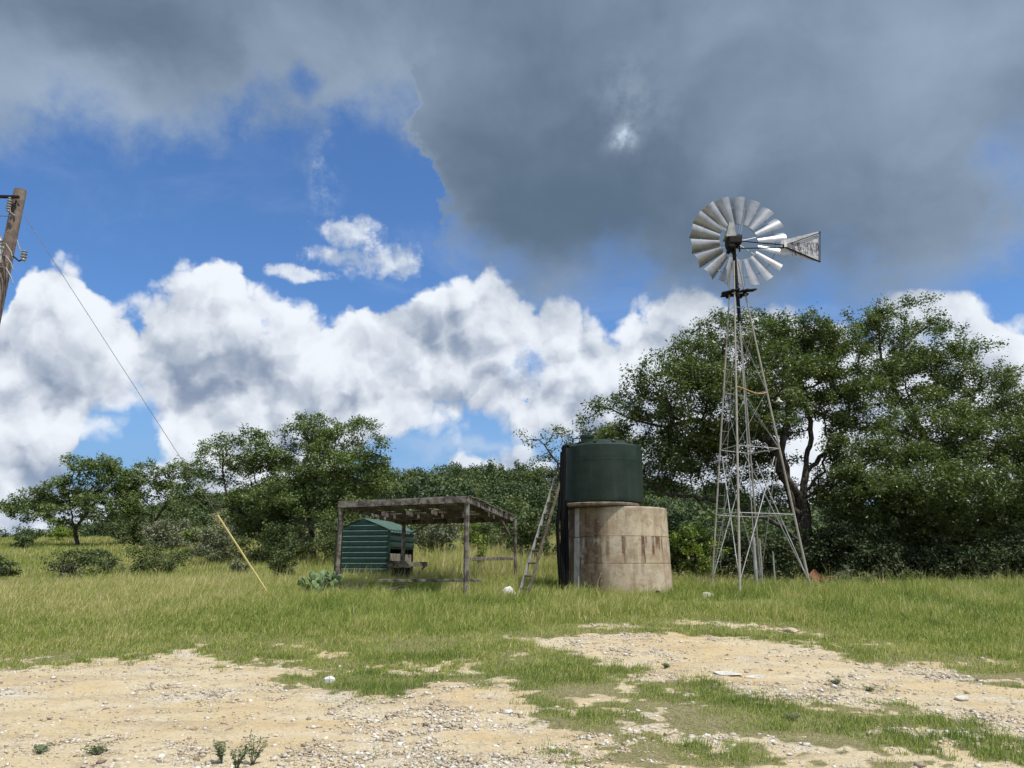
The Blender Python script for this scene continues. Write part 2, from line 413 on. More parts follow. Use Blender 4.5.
# ------------------------------------------------------------------ gravel
def attr_mat(name, cols, rough=0.8, trans=0.0, attr='tint', spec=0.3, vary=None):
    """diffuse colours spread over a per-leaf, per-blade or per-stone number"""
    m = bpy.data.materials.new(name); m.use_nodes = True; t = m.node_tree; g = G(t)
    bs = t.nodes['Principled BSDF']; bs.inputs['Roughness'].default_value = rough; bs.inputs['Specular IOR Level'].default_value = spec
    a = g.node('ShaderNodeAttribute', attribute_name=attr).outputs['Fac']
    if vary:
        P = g.node('ShaderNodeNewGeometry').outputs['Position']
        a = g.add(a, g.mul(g.sub(g.noise(P, vary[0], 3, 0.6), 0.5), vary[1]))
    rp = g.node('ShaderNodeValToRGB'); g.put(rp.inputs[0], a)
    el = rp.color_ramp.elements
    el[0].position, el[0].color = cols[0][0], cols[0][1] + (1,)
    el[1].position, el[1].color = cols[-1][0], cols[-1][1] + (1,)
    for p, c in cols[1:-1]: e = el.new(p); e.color = c + (1,)
    g.l.new(rp.outputs[0], bs.inputs['Base Color'])
    if trans:
        out = [n for n in t.nodes if n.type == 'OUTPUT_MATERIAL'][0]
        tr = g.node('ShaderNodeBsdfTranslucent')
        g.put(tr.inputs[0], g.mix(1.0, rp.outputs[0], (1.0, 1.15, 0.5, 1), 'MULTIPLY'))
        ms = g.node('ShaderNodeMixShader'); ms.inputs[0].default_value = trans
        g.l.new(bs.outputs[0], ms.inputs[1]); g.l.new(tr.outputs[0], ms.inputs[2]); g.l.new(ms.outputs[0], out.inputs[0])
    return m

def rand_rot(n, rng):
    q = rng.normal(size=(n, 4)); q /= np.linalg.norm(q, axis=1)[:, None]; w, x, y, z = q.T
    return np.stack([np.stack([1 - 2 * (y * y + z * z), 2 * (x * y - z * w), 2 * (x * z + y * w)], 1),
                     np.stack([2 * (x * y + z * w), 1 - 2 * (x * x + z * z), 2 * (y * z - x * w)], 1),
                     np.stack([2 * (x * z - y * w), 2 * (y * z + x * w), 1 - 2 * (x * x + y * y)], 1)], 1)

def view_scatter(n, y0, y1, rng, pw=1.0, xmargin=1.12):
    """points in the wedge of ground before the camera, y0..y1"""
    t = rng.random(n); y = (y0 ** pw + t * (y1 ** pw - y0 ** pw)) ** (1 / pw)
    x = (rng.random(n) * 2 - 1) * (y * 0.667 * xmargin + 0.8)
    return x, y

STONE_COLS = [(0.0, (0.22, 0.16, 0.11)), (0.25, (0.36, 0.29, 0.20)), (0.6, (0.48, 0.43, 0.34)), (1.0, (0.66, 0.63, 0.56))]
def build_gravel():
    rng = np.random.default_rng(3)
    x, y = view_scatter(260000, 5.5, 21, rng, 0.7)
    bare, lush = zones(x, y)
    pat = fbm2(x, y, 0.9, 77, 4)
    keep = rng.random(len(x)) < bare * np.clip((pat - 0.42) * 5.0, 0.12, 1)
    x, y = x[keep], y[keep]; n = len(x)
    s = np.clip(0.0068 * np.exp(rng.normal(size=n) * 0.62), 0.003, 0.034)
    oct_ = np.array([[1, 0, 0], [-1, 0, 0], [0, 1, 0], [0, -1, 0], [0, 0, 1], [0, 0, -1]], float)
    tri = np.array([[0, 2, 4], [2, 1, 4], [1, 3, 4], [3, 0, 4], [2, 0, 5], [1, 2, 5], [3, 1, 5], [0, 3, 5]])
    v = oct_[None] * (1 + rng.uniform(-0.35, 0.35, (n, 6, 1))) + rng.uniform(-0.25, 0.25, (n, 6, 3))
    v = np.einsum('nij,nkj->nki', rand_rot(n, rng), v); v[:, :, 2] *= 0.55; v *= s[:, None, None] * 1.3
    v += np.stack([x, y, gz(x, y) + s * 0.15], 1)[:, None]
    f = (tri[None] + (np.arange(n) * 6)[:, None, None]).reshape(-1, 3)
    tint = np.repeat(np.clip(rng.normal(0.55, 0.25, n), 0, 1), 6)
    me = np_mesh('gravel', v.reshape(-1, 3), tris=f, mat=attr_mat('gravel', STONE_COLS, 0.9), attrs={'tint': tint})
    tag(link('gravel', me), 'pale limestone gravel scattered over the bare yellow dirt', 'gravel', kind='stuff')
build_gravel()

# ------------------------------------------------------------------ grass
def blades(name, x, y, h, w, lean, tint, mat, rng, z0=None):
    n = len(x); z = gz(x, y) if z0 is None else z0
    a = rng.random(n) * 2 * PI; la = rng.normal(0.5, 1.4, n)
    fx, fy = np.cos(a), np.sin(a); lx, ly = np.cos(la), np.sin(la)
    b = np.stack([x, y, z - 0.02], 1)
    side = np.stack([fx, fy, np.zeros(n)], 1) * (w / 2)[:, None]
    mid = b + np.stack([lx * lean * h * 0.30, ly * lean * h * 0.30, h * 0.58], 1)
    tip = b + np.stack([lx * lean * h, ly * lean * h, h * np.sqrt(np.clip(1 - lean ** 2 * 0.7, 0.15, 1))], 1)
    V = np.stack([b - side, b + side, mid + side * 0.8, mid - side * 0.8, tip], 1).reshape(-1, 3)
    k = np.arange(n)[:, None] * 5
    q = k + np.array([[0, 1, 2, 3]]); t = k + np.array([[3, 2, 4]])
    return np_mesh(name, V, quads=q, tris=t, mat=mat, attrs={'tint': np.repeat(tint, 5)})

GRASS_COLS = [(0.0, (0.11, 0.165, 0.034)), (0.35, (0.245, 0.315, 0.064)), (0.60, (0.38, 0.405, 0.11)), (0.80, (0.52, 0.46, 0.20)), (1.0, (0.64, 0.54, 0.32))]
CIS = (2.92, 22.05); GX0 = -100
def build_grass():
    rng = np.random.default_rng(8)
    gm = attr_mat('grass', GRASS_COLS, 0.6, trans=0.38, spec=0.25)
    # short turf of the tongue between the two bare strips
    x, y = view_scatter(800000, 6.0, 19, rng, 1.5)
    bare, lush = zones(x, y)
    pat = fbm2(x, y, 1.1, 40, 4)
    keep = (rng.random(len(x)) < (1 - bare) ** 1.6 * (1 - lush * 0.6) * np.clip(0.7 + (pat - 0.3) * 1.5, 0.5, 1))
    litter = (~keep) & (bare > 0.5) & (rng.random(len(x)) < 0.035 * np.clip((pat - .35) * 5, 0.15, 1.5)); keep |= litter
    x, y, pat, litter = x[keep], y[keep], pat[keep], litter[keep]; n = len(x)
    h = np.exp(rng.normal(0, 0.35, n)) * (0.030 + 0.050 * np.clip((pat - 0.42) * 3, 0, 1))
    ln = np.where(litter, 0.97, np.abs(rng.normal(0.6, 0.3, n)).clip(0, 0.98)); tn = np.where(litter, rng.choice([0.05, 0.6, 0.85], n), np.clip(rng.normal(0.50, 0.22, n) - (pat - 0.5) * 1.3, 0, 1))
    me = blades('turf', x, y, np.where(litter, h * .7, h), np.full(n, 0.006), ln, tn, gm, rng)
    tag(link('turf', me), 'short patchy turf between the two bare dirt strips', 'grass', kind='stuff')
    # thin grass where the turf meets the belt
    x, y = view_scatter(260000, 11.5, 19, rng, 1.8)
    bare, lush = zones(x, y)
    pat = fbm2(x, y, 2.0, 46, 4)
    keep = rng.random(len(x)) < (1 - bare) ** 1.3 * np.clip(0.2 + pat * 1.1, 0, 1)
    x, y, pat = x[keep], y[keep], pat[keep]; n = len(x)
    me = blades('thin_grass', x, y, np.exp(rng.normal(0, 0.35, n)) * (0.045 + 0.06 * pat), np.full(n, 0.009), np.abs(rng.normal(0.6, 0.3, n)).clip(0, 0.98), np.clip(rng.normal(0.52, 0.2, n) + (pat - .5) * .6, 0, 1), gm, rng)
    tag(link('thin_grass', me), 'thin low grass at the front edge of the uncut belt', 'grass', kind='stuff')
    # lush belt
    x, y = view_scatter(400000, 12.5, 26, rng, 1.3)
    bare, lush = zones(x, y)
    pat = fbm2(x, y, 0.7, 41, 4); pat2 = fbm2(x, y, 3.0, 42, 3)
    keep = (rng.random(len(x)) < lush * (1 - bare) * np.clip(0.4 + pat2 * 1.1, 0, 1))
    keep &= ~((x > GX0) & (np.hypot(x - CIS[0], y - CIS[1]) < 1.45))
    x, y, pat, lush, pat2 = x[keep], y[keep], pat[keep], lush[keep], pat2[keep]; n = len(x)
    grow_ = np.interp(y, [13, 16, 19, 22, 26], [0.09, 0.15, 0.22, 0.26, 0.32]) * (0.62 + 0.76 * pat) * (0.55 + 0.9 * pat2) * (0.35 + 0.65 * lush)
    grow_ = grow_ * np.interp(x, [-14, -8, -3], [0.62, 0.72, 1.0])
    # trodden strip right of the cistern
    worn = np.exp(-(((x - 5.2) / 2.6) ** 2 + ((y - 19.2) / 1.1) ** 2)); grow_ = grow_ * (1 - 0.62 * worn)
    h = np.exp(rng.normal(0, 0.30, n)) * grow_
    straw = rng.random(n) < (0.07 + 0.10 * (x < -6))
    tint = np.clip(rng.normal(0.43, 0.17, n) + (pat - 0.5) * 0.8 + (pat2 - .5) * .4 + np.where(straw, 0.4, 0) + np.interp(x, [-12, -3], [0.24, 0.0]) * np.interp(y, [14, 19], [0.4, 1.0]), 0, 1)
    me = blades('grass', x, y, np.where(straw, h * 1.35, h), np.where(straw, 0.006, 0.011), np.abs(rng.normal(0.52, 0.26, n)).clip(0, 0.98), tint, gm, rng)
    tag(link('grass', me), 'green uncut grass in front of the shelter and the windmill', 'grass', kind='stuff')
    # meadow behind
    x, y = view_scatter(230000, 24, 75, rng, 0.6)
    pat = fbm2(x, y, 0.22, 43, 4); pat2 = fbm2(x, y, 1.4, 44, 3)
    px = 512 + 769 * x / y
    keep = rng.random(len(x)) < np.clip(0.25 + pat2 * 1.2, 0, 1) * np.where((px > 640) & (y > 27), 0.12, 1)
    x, y, pat, px = x[keep], y[keep], pat[keep], px[keep]; n = len(x)
    tall = np.exp(-((px - 480) / 130) ** 2)
    h = np.exp(rng.normal(0, 0.28, n)) * (0.24 + 0.40 * tall) * (0.6 + 0.8 * pat)
    tint = np.clip(rng.normal(0.66, 0.17, n) + (pat - 0.5) * 0.8 - 0.25 * (px > 640) + 0.14 * tall, 0, 1)
    wd = np.interp(y, [24, 45, 75], [0.014, 0.03, 0.055])
    me = blades('meadow_grass', x, y, h, wd, np.abs(rng.normal(0.30, 0.22, n)).clip(0, 0.95), tint, gm, rng)
    tag(link('meadow_grass', me), 'tall straw coloured meadow grass behind the shelter', 'grass', kind='stuff')

build_grass()

# ------------------------------------------------------------------ trees
def bark_mat():
    m = bpy.data.materials.new('bark'); m.use_nodes = True; g = G(m.node_tree)
    bs = m.node_tree.nodes['Principled BSDF']; bs.inputs['Roughness'].default_value = 0.95; bs.inputs['Specular IOR Level'].default_value = 0.1
    P = g.node('ShaderNodeNewGeometry').outputs['Position']
    Q = g.v('MULTIPLY', P, (1, 1, 0.35))
    n = g.noise(Q, 14.0, 5, 0.65); v = g.vor(Q, 22.0)
    n2 = g.noise(P, 1.7, 3, 0.6)
    c = g.mix(g.ss(n, 0.35, 0.7), (0.035, 0.028, 0.022, 1), (0.125, 0.105, 0.085, 1))
    c = g.mix(g.mul(g.ss(n2, 0.55, 0.7), 0.5), c, (0.16, 0.16, 0.14, 1))
    g.put(bs.inputs['Base Color'], c)
    b = g.node('ShaderNodeBump'); b.inputs['Strength'].default_value = 1.0; b.inputs['Distance'].default_value = 0.03
    g.put(b.inputs['Height'], g.add(n, v)); g.l.new(b.outputs[0], bs.inputs['Normal'])
    return m
BARK = bark_mat()
OAK_COLS = [(0.0, (0.036, 0.055, 0.019)), (0.4, (0.090, 0.126, 0.039)), (0.75, (0.145, 0.187, 0.056)), (1.0, (0.20, 0.225, 0.105))]
OAK = attr_mat('oak_leaves', OAK_COLS, 0.45, trans=0.30, spec=0.4, vary=(0.6, 0.55))
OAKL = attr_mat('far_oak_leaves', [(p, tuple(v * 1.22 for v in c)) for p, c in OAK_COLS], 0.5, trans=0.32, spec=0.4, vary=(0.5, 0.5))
JUN_COLS = [(0.0, (0.035, 0.055, 0.020)), (0.5, (0.085, 0.118, 0.038)), (1.0, (0.16, 0.19, 0.07))]
JUNI = attr_mat('juniper_leaves', JUN_COLS, 0.6, trans=0.25, spec=0.3, vary=(0.5, 0.6))
DEEP = attr_mat('shade_dark_leaves', [(0.0, (0.020, 0.032, 0.014)), (0.5, (0.045, 0.064, 0.024)), (1.0, (0.085, 0.105, 0.042))], 0.6, trans=0.12, spec=0.2, vary=(0.5, 0.6))  # understorey leaves, the canopy's shade put into their colour
GREY = attr_mat('sage_leaves', [(0.0, (0.09, 0.11, 0.06)), (1.0, (0.26, 0.27, 0.17))], 0.7, trans=0.15, spec=0.2, vary=(0.9, 0.5))
LIME = attr_mat('fresh_leaves', [(0.0, (0.10, 0.15, 0.02)), (1.0, (0.27, 0.34, 0.06))], 0.5, trans=0.35, spec=0.3)

def colonize(stems, A, step, infl, kill, rng, iters=140, sag=0.0):
    """space colonisation: stems = list of polylines [(x,y,z)...]; all but the first fork from a point (i, j) of an earlier one"""
    pos = []; par = []; idx = []
    for s in stems:
        if isinstance(s, dict):
            start = idx[s['of']][s['at']]; pts = s['pts']; prev = start; cur = Vector(pos[start])
        else:
            pts = s[1:]; pos.append(np.array(s[0], float)); par.append(-1); prev = len(pos) - 1; cur = Vector(s[0]); start = prev
        ids = [prev]
        for p in pts:
            p = Vector(p); L = (p - cur).length; k = max(1, int(round(L / step)))
            for j in range(1, k + 1):
                q = cur.lerp(p, j / k) + Vector(rng.normal(0, step * 0.12, 3))
                pos.append(np.array(q)); par.append(prev); prev = len(pos) - 1
            ids.append(prev); cur = p
        idx.append(ids)
    A = np.array(A); P = np.array(pos)
    d = np.full(len(A), 1e9); near = np.zeros(len(A), int)
    def upd(P_new, off):
        nonlocal d, near
        for s in range(0, len(P_new), 400):
            D = np.linalg.norm(A[:, None] - P_new[None, s:s + 400], axis=2)
            j = D.argmin(1); dj = D[np.arange(len(A)), j]; m = dj < d
            d[m] = dj[m]; near[m] = j[m] + off + s
    upd(P, 0); alive = np.ones(len(A), bool)
    for it in range(iters):
        act = alive & (d < infl)
        if not act.any():
            if alive.any() and infl < 30: infl *= 1.5; continue
            break
        ids, inv = np.unique(near[act], return_inverse=True)
        v = A[act] - P[near[act]]; v /= np.linalg.norm(v, axis=1)[:, None] + 1e-9
        S = np.zeros((len(ids), 3)); np.add.at(S, inv, v)
        S += rng.normal(0, 0.35, S.shape); S /= np.linalg.norm(S, axis=1)[:, None] + 1e-9
        new = P[ids] + S * step * rng.uniform(0.8, 1.2, (len(ids), 1))
        off = len(P); P = np.vstack([P, new]); par += list(ids)
        upd(new, off)
        alive &= ~(d < kill)
        if not alive.any() or len(P) > 9000: break
    return P, np.array(par)

def branch_mesh(name, P, par, r_tip, expo, mat, rmax=None, keep=None):
    n = len(P); w = np.zeros(n)
    has = np.zeros(n, bool)
    has[par[par >= 0]] = True
    w[~has] = 1.0
    for i in range(n - 1, -1, -1):
        if par[i] >= 0: w[par[i]] += w[i]
    r = r_tip * np.power(np.maximum(w, 1), expo)
    if rmax: r = np.minimum(r, rmax)
    V = []; Q = []; k0 = 0
    for i in range(n):
        p = par[i]
        if p < 0: continue
        a, b = P[p], P[i]; dd = b - a; L = np.linalg.norm(dd)
        if L < 1e-6: continue
        dd = dd / L; s = 9 if r[i] > 0.10 else (6 if r[i] > 0.04 else 4)
        up = np.array([0, 0, 1.0]) if abs(dd[2]) < 0.9 else np.array([1.0, 0, 0])
        u = np.cross(dd, up); u /= np.linalg.norm(u); v = np.cross(dd, u)
        ang = np.arange(s) * 2 * PI / s
        ring = np.cos(ang)[:, None] * u + np.sin(ang)[:, None] * v
        ra = min(r[p], r[i] * 1.35)
        V.append(a - dd * ra * 0.2 + ring * ra); V.append(b + dd * r[i] * 0.2 + ring * r[i])
        j = np.arange(s); jn = (j + 1) % s
        Q.append(np.stack([k0 + j, k0 + jn, k0 + s + jn, k0 + s + j], 1)); k0 += 2 * s
    return np_mesh(name, np.vstack(V), quads=np.vstack(Q), mat=mat, smooth=True), w, r

def leaf_mesh(name, cen, per, spread, size, mat, rng, flat=0.6, up=0.5, aspect=0.5, tvar=0.22):
    """rhombic leaves gathered round the twig ends"""
    n = len(cen) * per
    c = np.repeat(cen, per, axis=0)
    off = rng.normal(size=(n, 3)); off *= (np.abs(rng.normal(0, 1, n)) ** 0.5 * spread / (np.linalg.norm(off, axis=1) + 1e-9))[:, None]
    off[:, 2] *= flat
    c = c + off
    nrm = rng.normal(size=(n, 3)); nrm[:, 2] = np.abs(nrm[:, 2]) + up; nrm /= np.linalg.norm(nrm, axis=1)[:, None]
    t = rng.normal(size=(n, 3)); t -= (t * nrm).sum(1)[:, None] * nrm; t /= np.linalg.norm(t, axis=1)[:, None] + 1e-9
    b = np.cross(nrm, t); s = (size * np.exp(rng.normal(0, 0.25, n)))[:, None]
    V = np.stack([c - t * s * 0.5, c + b * s * 0.5 * aspect, c + t * s * 0.5, c - b * s * 0.5 * aspect], 1).reshape(-1, 3)
    q = np.arange(n * 4).reshape(-1, 4)
    clump = np.repeat(rng.normal(0, 0.13, len(cen)), per)
    tint = np.repeat(np.clip(0.5 + rng.normal(0, tvar, n) + clump, 0, 1), 4)
    return np_mesh(name, V, quads=q, mat=mat, attrs={'tint': tint})

def lobes_points(lobes, dens, rng, clusters=9, shell=0.55):
    """attractors in clumps through the outer part of each lobe: (x,y,z,rx,ry,rz)"""
    out = []
    for (x, y, z, rx, ry, rz) in lobes:
        k = max(3, int(clusters * (rx * ry * rz) ** 0.5)); n = max(6, int(dens * rx * ry * rz / k * 1.6))
        d = rng.normal(size=(k, 3)); d /= np.linalg.norm(d, axis=1)[:, None]
        c = d * (shell + (1 - shell) * rng.random((k, 1)) ** 0.6)
        for q in c:
            p = q + rng.normal(0, 0.24, (n, 3)) * np.array([1, 1, 0.7])
            out.append(np.array([x, y, z]) + p * np.array([rx, ry, rz]))
    return np.vstack(out)

def make_tree(name, label, cat, base, stems, lobes, seed, dens=26, step=0.30, per=26, leaf=0.075, spread=0.24, r_tip=0.011, expo=0.47,
              rmax=0.5, mat=None, group=None, clusters=9, shell=0.55, minz=None, trunk='trunk', crown='crown', up=0.5, kill=None, flat=0.7):
    rng = np.random.default_rng(seed)
    A = lobes_points(lobes, dens, rng, clusters, shell)
    if minz is not None: A = A[A[:, 2] > minz]
    P, par = colonize(stems, A, step, step * 9, kill or step * 1.6, rng)
    root = bpy.data.objects.new(name, None); COL.objects.link(root); root.location = base
    tag(root, label, cat, group)
    B = np.array(base)
    me, w, r = branch_mesh(trunk, P - B, par, r_tip, expo, BARK, rmax)
    link(trunk, me, root)
    tips = P[w <= 2.01]
    cen = np.vstack([tips, A[rng.random(len(A)) < 0.35]]) if len(tips) < 4000 else tips
    lm = leaf_mesh(crown, cen - B, per, spread, leaf, mat or OAK, rng, up=up, flat=flat)
    link(crown, lm, root)
    return root

def P3(px, py, Y): return tuple(at(px, py, Y))
def base_at(px, Y):
    x = (px - 512) / 769 * Y / 1.03; return (x, Y, float(gz(x, Y)) - 0.05)
def lobe(px, py, Y, rx, rz, ry=None):
    """centre by where it stands; radii in metres"""
    p = at(px, py, Y); return (p.x, p.y, p.z, rx, ry or (rx * 0.9), rz)

def oaks():
    # the great oak behind the windmill
    b = base_at(806, 28.0); S0 = [b, P3(806, 545, 28), P3(802, 500, 28.1), P3(806, 470, 28.2)]
    L = [S0,
         dict(of=0, at=2, pts=[P3(784, 478, 27.6), P3(772, 440, 27.2), P3(757, 405, 27), P3(738, 380, 27)]),
         dict(of=0, at=1, pts=[P3(770, 520, 27.4), P3(735, 507, 27), P3(700, 497, 26.6), P3(668, 494, 26.4), P3(645, 480, 26.4)]),
         dict(of=0, at=3, pts=[P3(812, 430, 28.4), P3(806, 405, 28.6), P3(800, 380, 28.8)]),
         dict(of=0, at=3, pts=[P3(832, 448, 28.6), P3(848, 425, 28.9), P3(850, 395, 29)]),
         dict(of=0, at=2, pts=[P3(822, 470, 28), P3(828, 440, 28), P3(820, 410, 28)]),
         dict(of=0, at=1, pts=[P3(790, 500, 27.8), P3(782, 450, 27.5), P3(790, 400, 27.4), P3(786, 360, 27.6)]),
         dict(of=0, at=2, pts=[P3(835, 480, 27.6), P3(870, 462, 27.2), P3(905, 452, 27)]),
         dict(of=1, at=2, pts=[P3(735, 430, 26.6), P3(700, 420, 26.4), P3(665, 425, 26.4)])]
    lob = [lobe(612, 420, 27, 1.15, .75), lobe(645, 440, 26.6, 1.4, 1.0), lobe(675, 395, 26.6, 1.7, 1.2), lobe(700, 362, 27.4, 1.5, .9), lobe(742, 340, 28, 1.7, 1.0),
           lobe(790, 335, 28.4, 1.7, 1.0), lobe(835, 352, 29, 1.5, 1.0), lobe(720, 405, 26, 1.9, 1.3), lobe(768, 375, 27, 1.8, 1.1), lobe(655, 478, 26.8, 1.4, .8),
           lobe(700, 455, 27.4, 1.6, .9), lobe(820, 385, 28.2, 1.4, .8), lobe(855, 400, 28.2, 1.2, .9), lobe(745, 445, 28.6, 1.3, .7), lobe(890, 455, 27, 1.5, .8), lobe(850, 470, 26.6, 0.9, .6), lobe(838, 432, 28.4, .8, .5), lobe(812, 412, 29, 1.0, .5), lobe(860, 436, 28, .9, .6), lobe(785, 430, 29, .7, .35), lobe(772, 465, 29, .6, .4), lobe(880, 480, 27, 1.0, .6), lobe(845, 455, 27.4, 1.1, .7), lobe(862, 415, 28.4, 1.2, .8), lobe(842, 385, 28.6, 1.2, .8), lobe(815, 365, 28.8, 1.3, .8), lobe(690, 425, 27, 1.5, .9), lobe(630, 455, 27, 1.1, .7), lobe(758, 420, 28.5, 1.1, .5), lobe(730, 480, 28.5, 1.0, .5), lobe(832, 500, 29.5, 1.0, .6), lobe(828, 462, 30, .8, .5), lobe(770, 500, 29.5, .9, .45), lobe(742, 462, 29.5, .8, .4)]
    make_tree('live_oak', 'large live oak with dark forked trunk and sky gaps directly behind the windmill', 'tree', b, L, lob, 4, dens=50, per=78, leaf=0.098, spread=0.265, flat=.85, rmax=0.60, expo=0.52, r_tip=.0145, shell=.45)
    # its neighbour at the right edge
    b = base_at(948, 30.0)
    L = [[b, P3(948, 540, 30), P3(945, 490, 30), P3(925, 440, 30), P3(905, 390, 30)],
         dict(of=0, at=2, pts=[P3(970, 450, 29.6), P3(985, 420, 29.4)]),
         dict(of=0, at=1, pts=[P3(900, 515, 28.6), P3(870, 490, 28)]),
         dict(of=0, at=1, pts=[P3(1000, 510, 29), P3(1040, 480, 29)]),
         dict(of=0, at=3, pts=[P3(900, 400, 31), P3(880, 360, 31)])]
    lob = [lobe(868, 335, 31, 1.5, .9), lobe(905, 322, 31, 1.6, .85), lobe(935, 345, 30.4, 1.5, 1.0), lobe(968, 372, 30.4, 1.6, 1.0), lobe(1000, 398, 30, 1.7, 1.1), lobe(1050, 410, 30, 2.0, 1.4),
           lobe(905, 375, 30, 1.9, 1.2), lobe(925, 425, 29, 2.0, 1.2), lobe(985, 440, 28.6, 2.0, 1.3), lobe(1035, 465, 28.6, 1.9, 1.3), lobe(940, 480, 28, 2.0, 1.1), lobe(880, 500, 27.6, 1.7, 1.0),
           lobe(990, 505, 27.6, 1.8, 1.1), lobe(1040, 530, 27.8, 1.7, 1.1), lobe(910, 540, 27.8, 1.6, .9), lobe(860, 545, 28, 1.3, .8), lobe(965, 550, 28, 1.6, .8), lobe(1090, 440, 29.6, 2.2, 1.6), lobe(1080, 530, 29, 2, 1.3), lobe(890, 478, 26.2, 1.5, .8), lobe(940, 495, 25.8, 1.6, .8), lobe(1000, 490, 25.8, 1.7, .9), lobe(855, 500, 26.4, 1.1, .6), lobe(1045, 500, 26, 1.6, .9)]
    make_tree('live_oak', 'broad live oak at the right edge, its foliage hanging down to the grass', 'tree', b, L, lob, 9, dens=48, per=74, leaf=0.098, spread=0.27, flat=.85, rmax=0.45, expo=0.50, shell=.45)
    # oaks of the left meadow
    b = base_at(312, 38)
    L = [[b, P3(311, 530, 38), P3(308, 505, 38), P3(300, 480, 38)],
         dict(of=0, at=2, pts=[P3(330, 485, 37.6), P3(345, 465, 37.4)]),
         dict(of=0, at=2, pts=[P3(290, 490, 37), P3(270, 470, 37)]),
         dict(of=0, at=3, pts=[P3(310, 450, 38.4)])]
    lob = [lobe(345, 432, 38, 1.2, .9), lobe(365, 452, 38, 1.3, .9), lobe(368, 484, 38, 1.3, .9), lobe(330, 470, 37, 1.7, 1.2), lobe(298, 452, 38, 1.6, 1.0), lobe(268, 458, 37.6, 1.2, .9), lobe(285, 490, 37, 1.6, 1.1), lobe(320, 505, 36.8, 1.4, .8), lobe(352, 505, 37.4, 1.2, .7), lobe(255, 492, 37.6, 1.1, .9), lobe(312, 430, 38.6, 1.3, .7)]
    make_tree('live_oak', 'rounded live oak with a straight dark trunk behind the shelter', 'tree', b, L, lob, 12, dens=70, per=50, leaf=0.12, spread=0.30, shell=.45, r_tip=.013, rmax=0.26, step=.33, mat=OAKL)
    b = base_at(278, 39)
    L = [[b, P3(262, 535, 38.5), P3(242, 512, 38), P3(226, 492, 38), P3(222, 470, 38)],
         dict(of=0, at=2, pts=[P3(215, 505, 37.5), P3(195, 498, 37.5)]),
         dict(of=0, at=1, pts=[P3(262, 500, 38.5), P3(255, 475, 38.5)])]
    lob = [lobe(222, 452, 38, 1.2, .7), lobe(205, 470, 38, 1.2, .7), lobe(192, 492, 37.6, 0.9, .5), lobe(240, 470, 38.6, 1.1, .9), lobe(232, 440, 38.6, 0.8, .4), lobe(176, 497, 38, .6, .3), lobe(250, 440, 38.8, 1.0, .7), lobe(255, 520, 38, 1.5, 1.2), lobe(278, 530, 38.4, 1.5, 1.3)]
    make_tree('live_oak', 'leaning live oak with open crown beside the yellow guy wire guard', 'tree', b, L, lob, 15, dens=58, per=46, leaf=0.12, spread=0.29, r_tip=.013, rmax=0.22, step=.33, mat=OAKL)
    b = base_at(75, 50)
    L = [[b, P3(75, 528, 50), P3(68, 508, 50)], dict(of=0, at=1, pts=[P3(88, 512, 50), P3(100, 495, 50)]), dict(of=0, at=1, pts=[P3(50, 515, 50), P3(30, 508, 50)])]
    lob = [lobe(92, 468, 50, 1.6, 1.0), lobe(118, 478, 50, 1.4, 1.0), lobe(65, 490, 50, 1.8, 1.0), lobe(30, 502, 50, 1.7, .8), lobe(12, 508, 50, 1.0, .6), lobe(100, 500, 49, 1.6, 1.0), lobe(125, 505, 49.5, 1.2, .8), lobe(45, 515, 49, 1.4, .6)]
    make_tree('live_oak', 'low spreading live oak at the far left of the meadow', 'tree', b, L, lob, 21, dens=54, per=46, leaf=0.155, spread=0.32, r_tip=.017, rmax=0.30, step=.42, mat=OAKL)
    b = base_at(147, 52)
    L = [[b, P3(148, 530, 52), P3(155, 508, 52)], dict(of=0, at=1, pts=[P3(166, 505, 52), P3(172, 490, 52)])]
    lob = [lobe(152, 475, 52, 1.3, 1.0), lobe(170, 478, 52, 1.2, .9), lobe(140, 495, 51, 1.2, .9), lobe(180, 494, 52, .9, .6), lobe(135, 512, 51, 1.0, .8)]
    make_tree('live_oak', 'narrow live oak between the far left oak and the leaning oak', 'tree', b, L, lob, 23, dens=54, per=46, leaf=0.155, spread=0.32, r_tip=.017, rmax=0.20, step=.42, mat=OAKL)
    # thin tree showing over the ladder
    b = base_at(575, 27)
    L = [[b, P3(572, 540, 27), P3(568, 490, 27), P3(556, 462, 27), P3(545, 445, 27)], dict(of=0, at=2, pts=[P3(575, 462, 27), P3(572, 440, 27)])]
    lob = [lobe(540, 438, 27, .65, .42), lobe(562, 440, 27, .7, .42), lobe(575, 455, 27.4, .8, .5), lobe(548, 466, 27.4, .7, .4), lobe(600, 440, 28, .9, .5), lobe(560, 490, 27.6, .8, .6)]
    make_tree('live_oak', 'thin sparse oak leaning out to the left behind the green tank', 'tree', b, L, lob, 27, dens=60, per=20, leaf=0.085, spread=0.20, r_tip=.010, rmax=0.09, step=.24, clusters=14)
oaks()

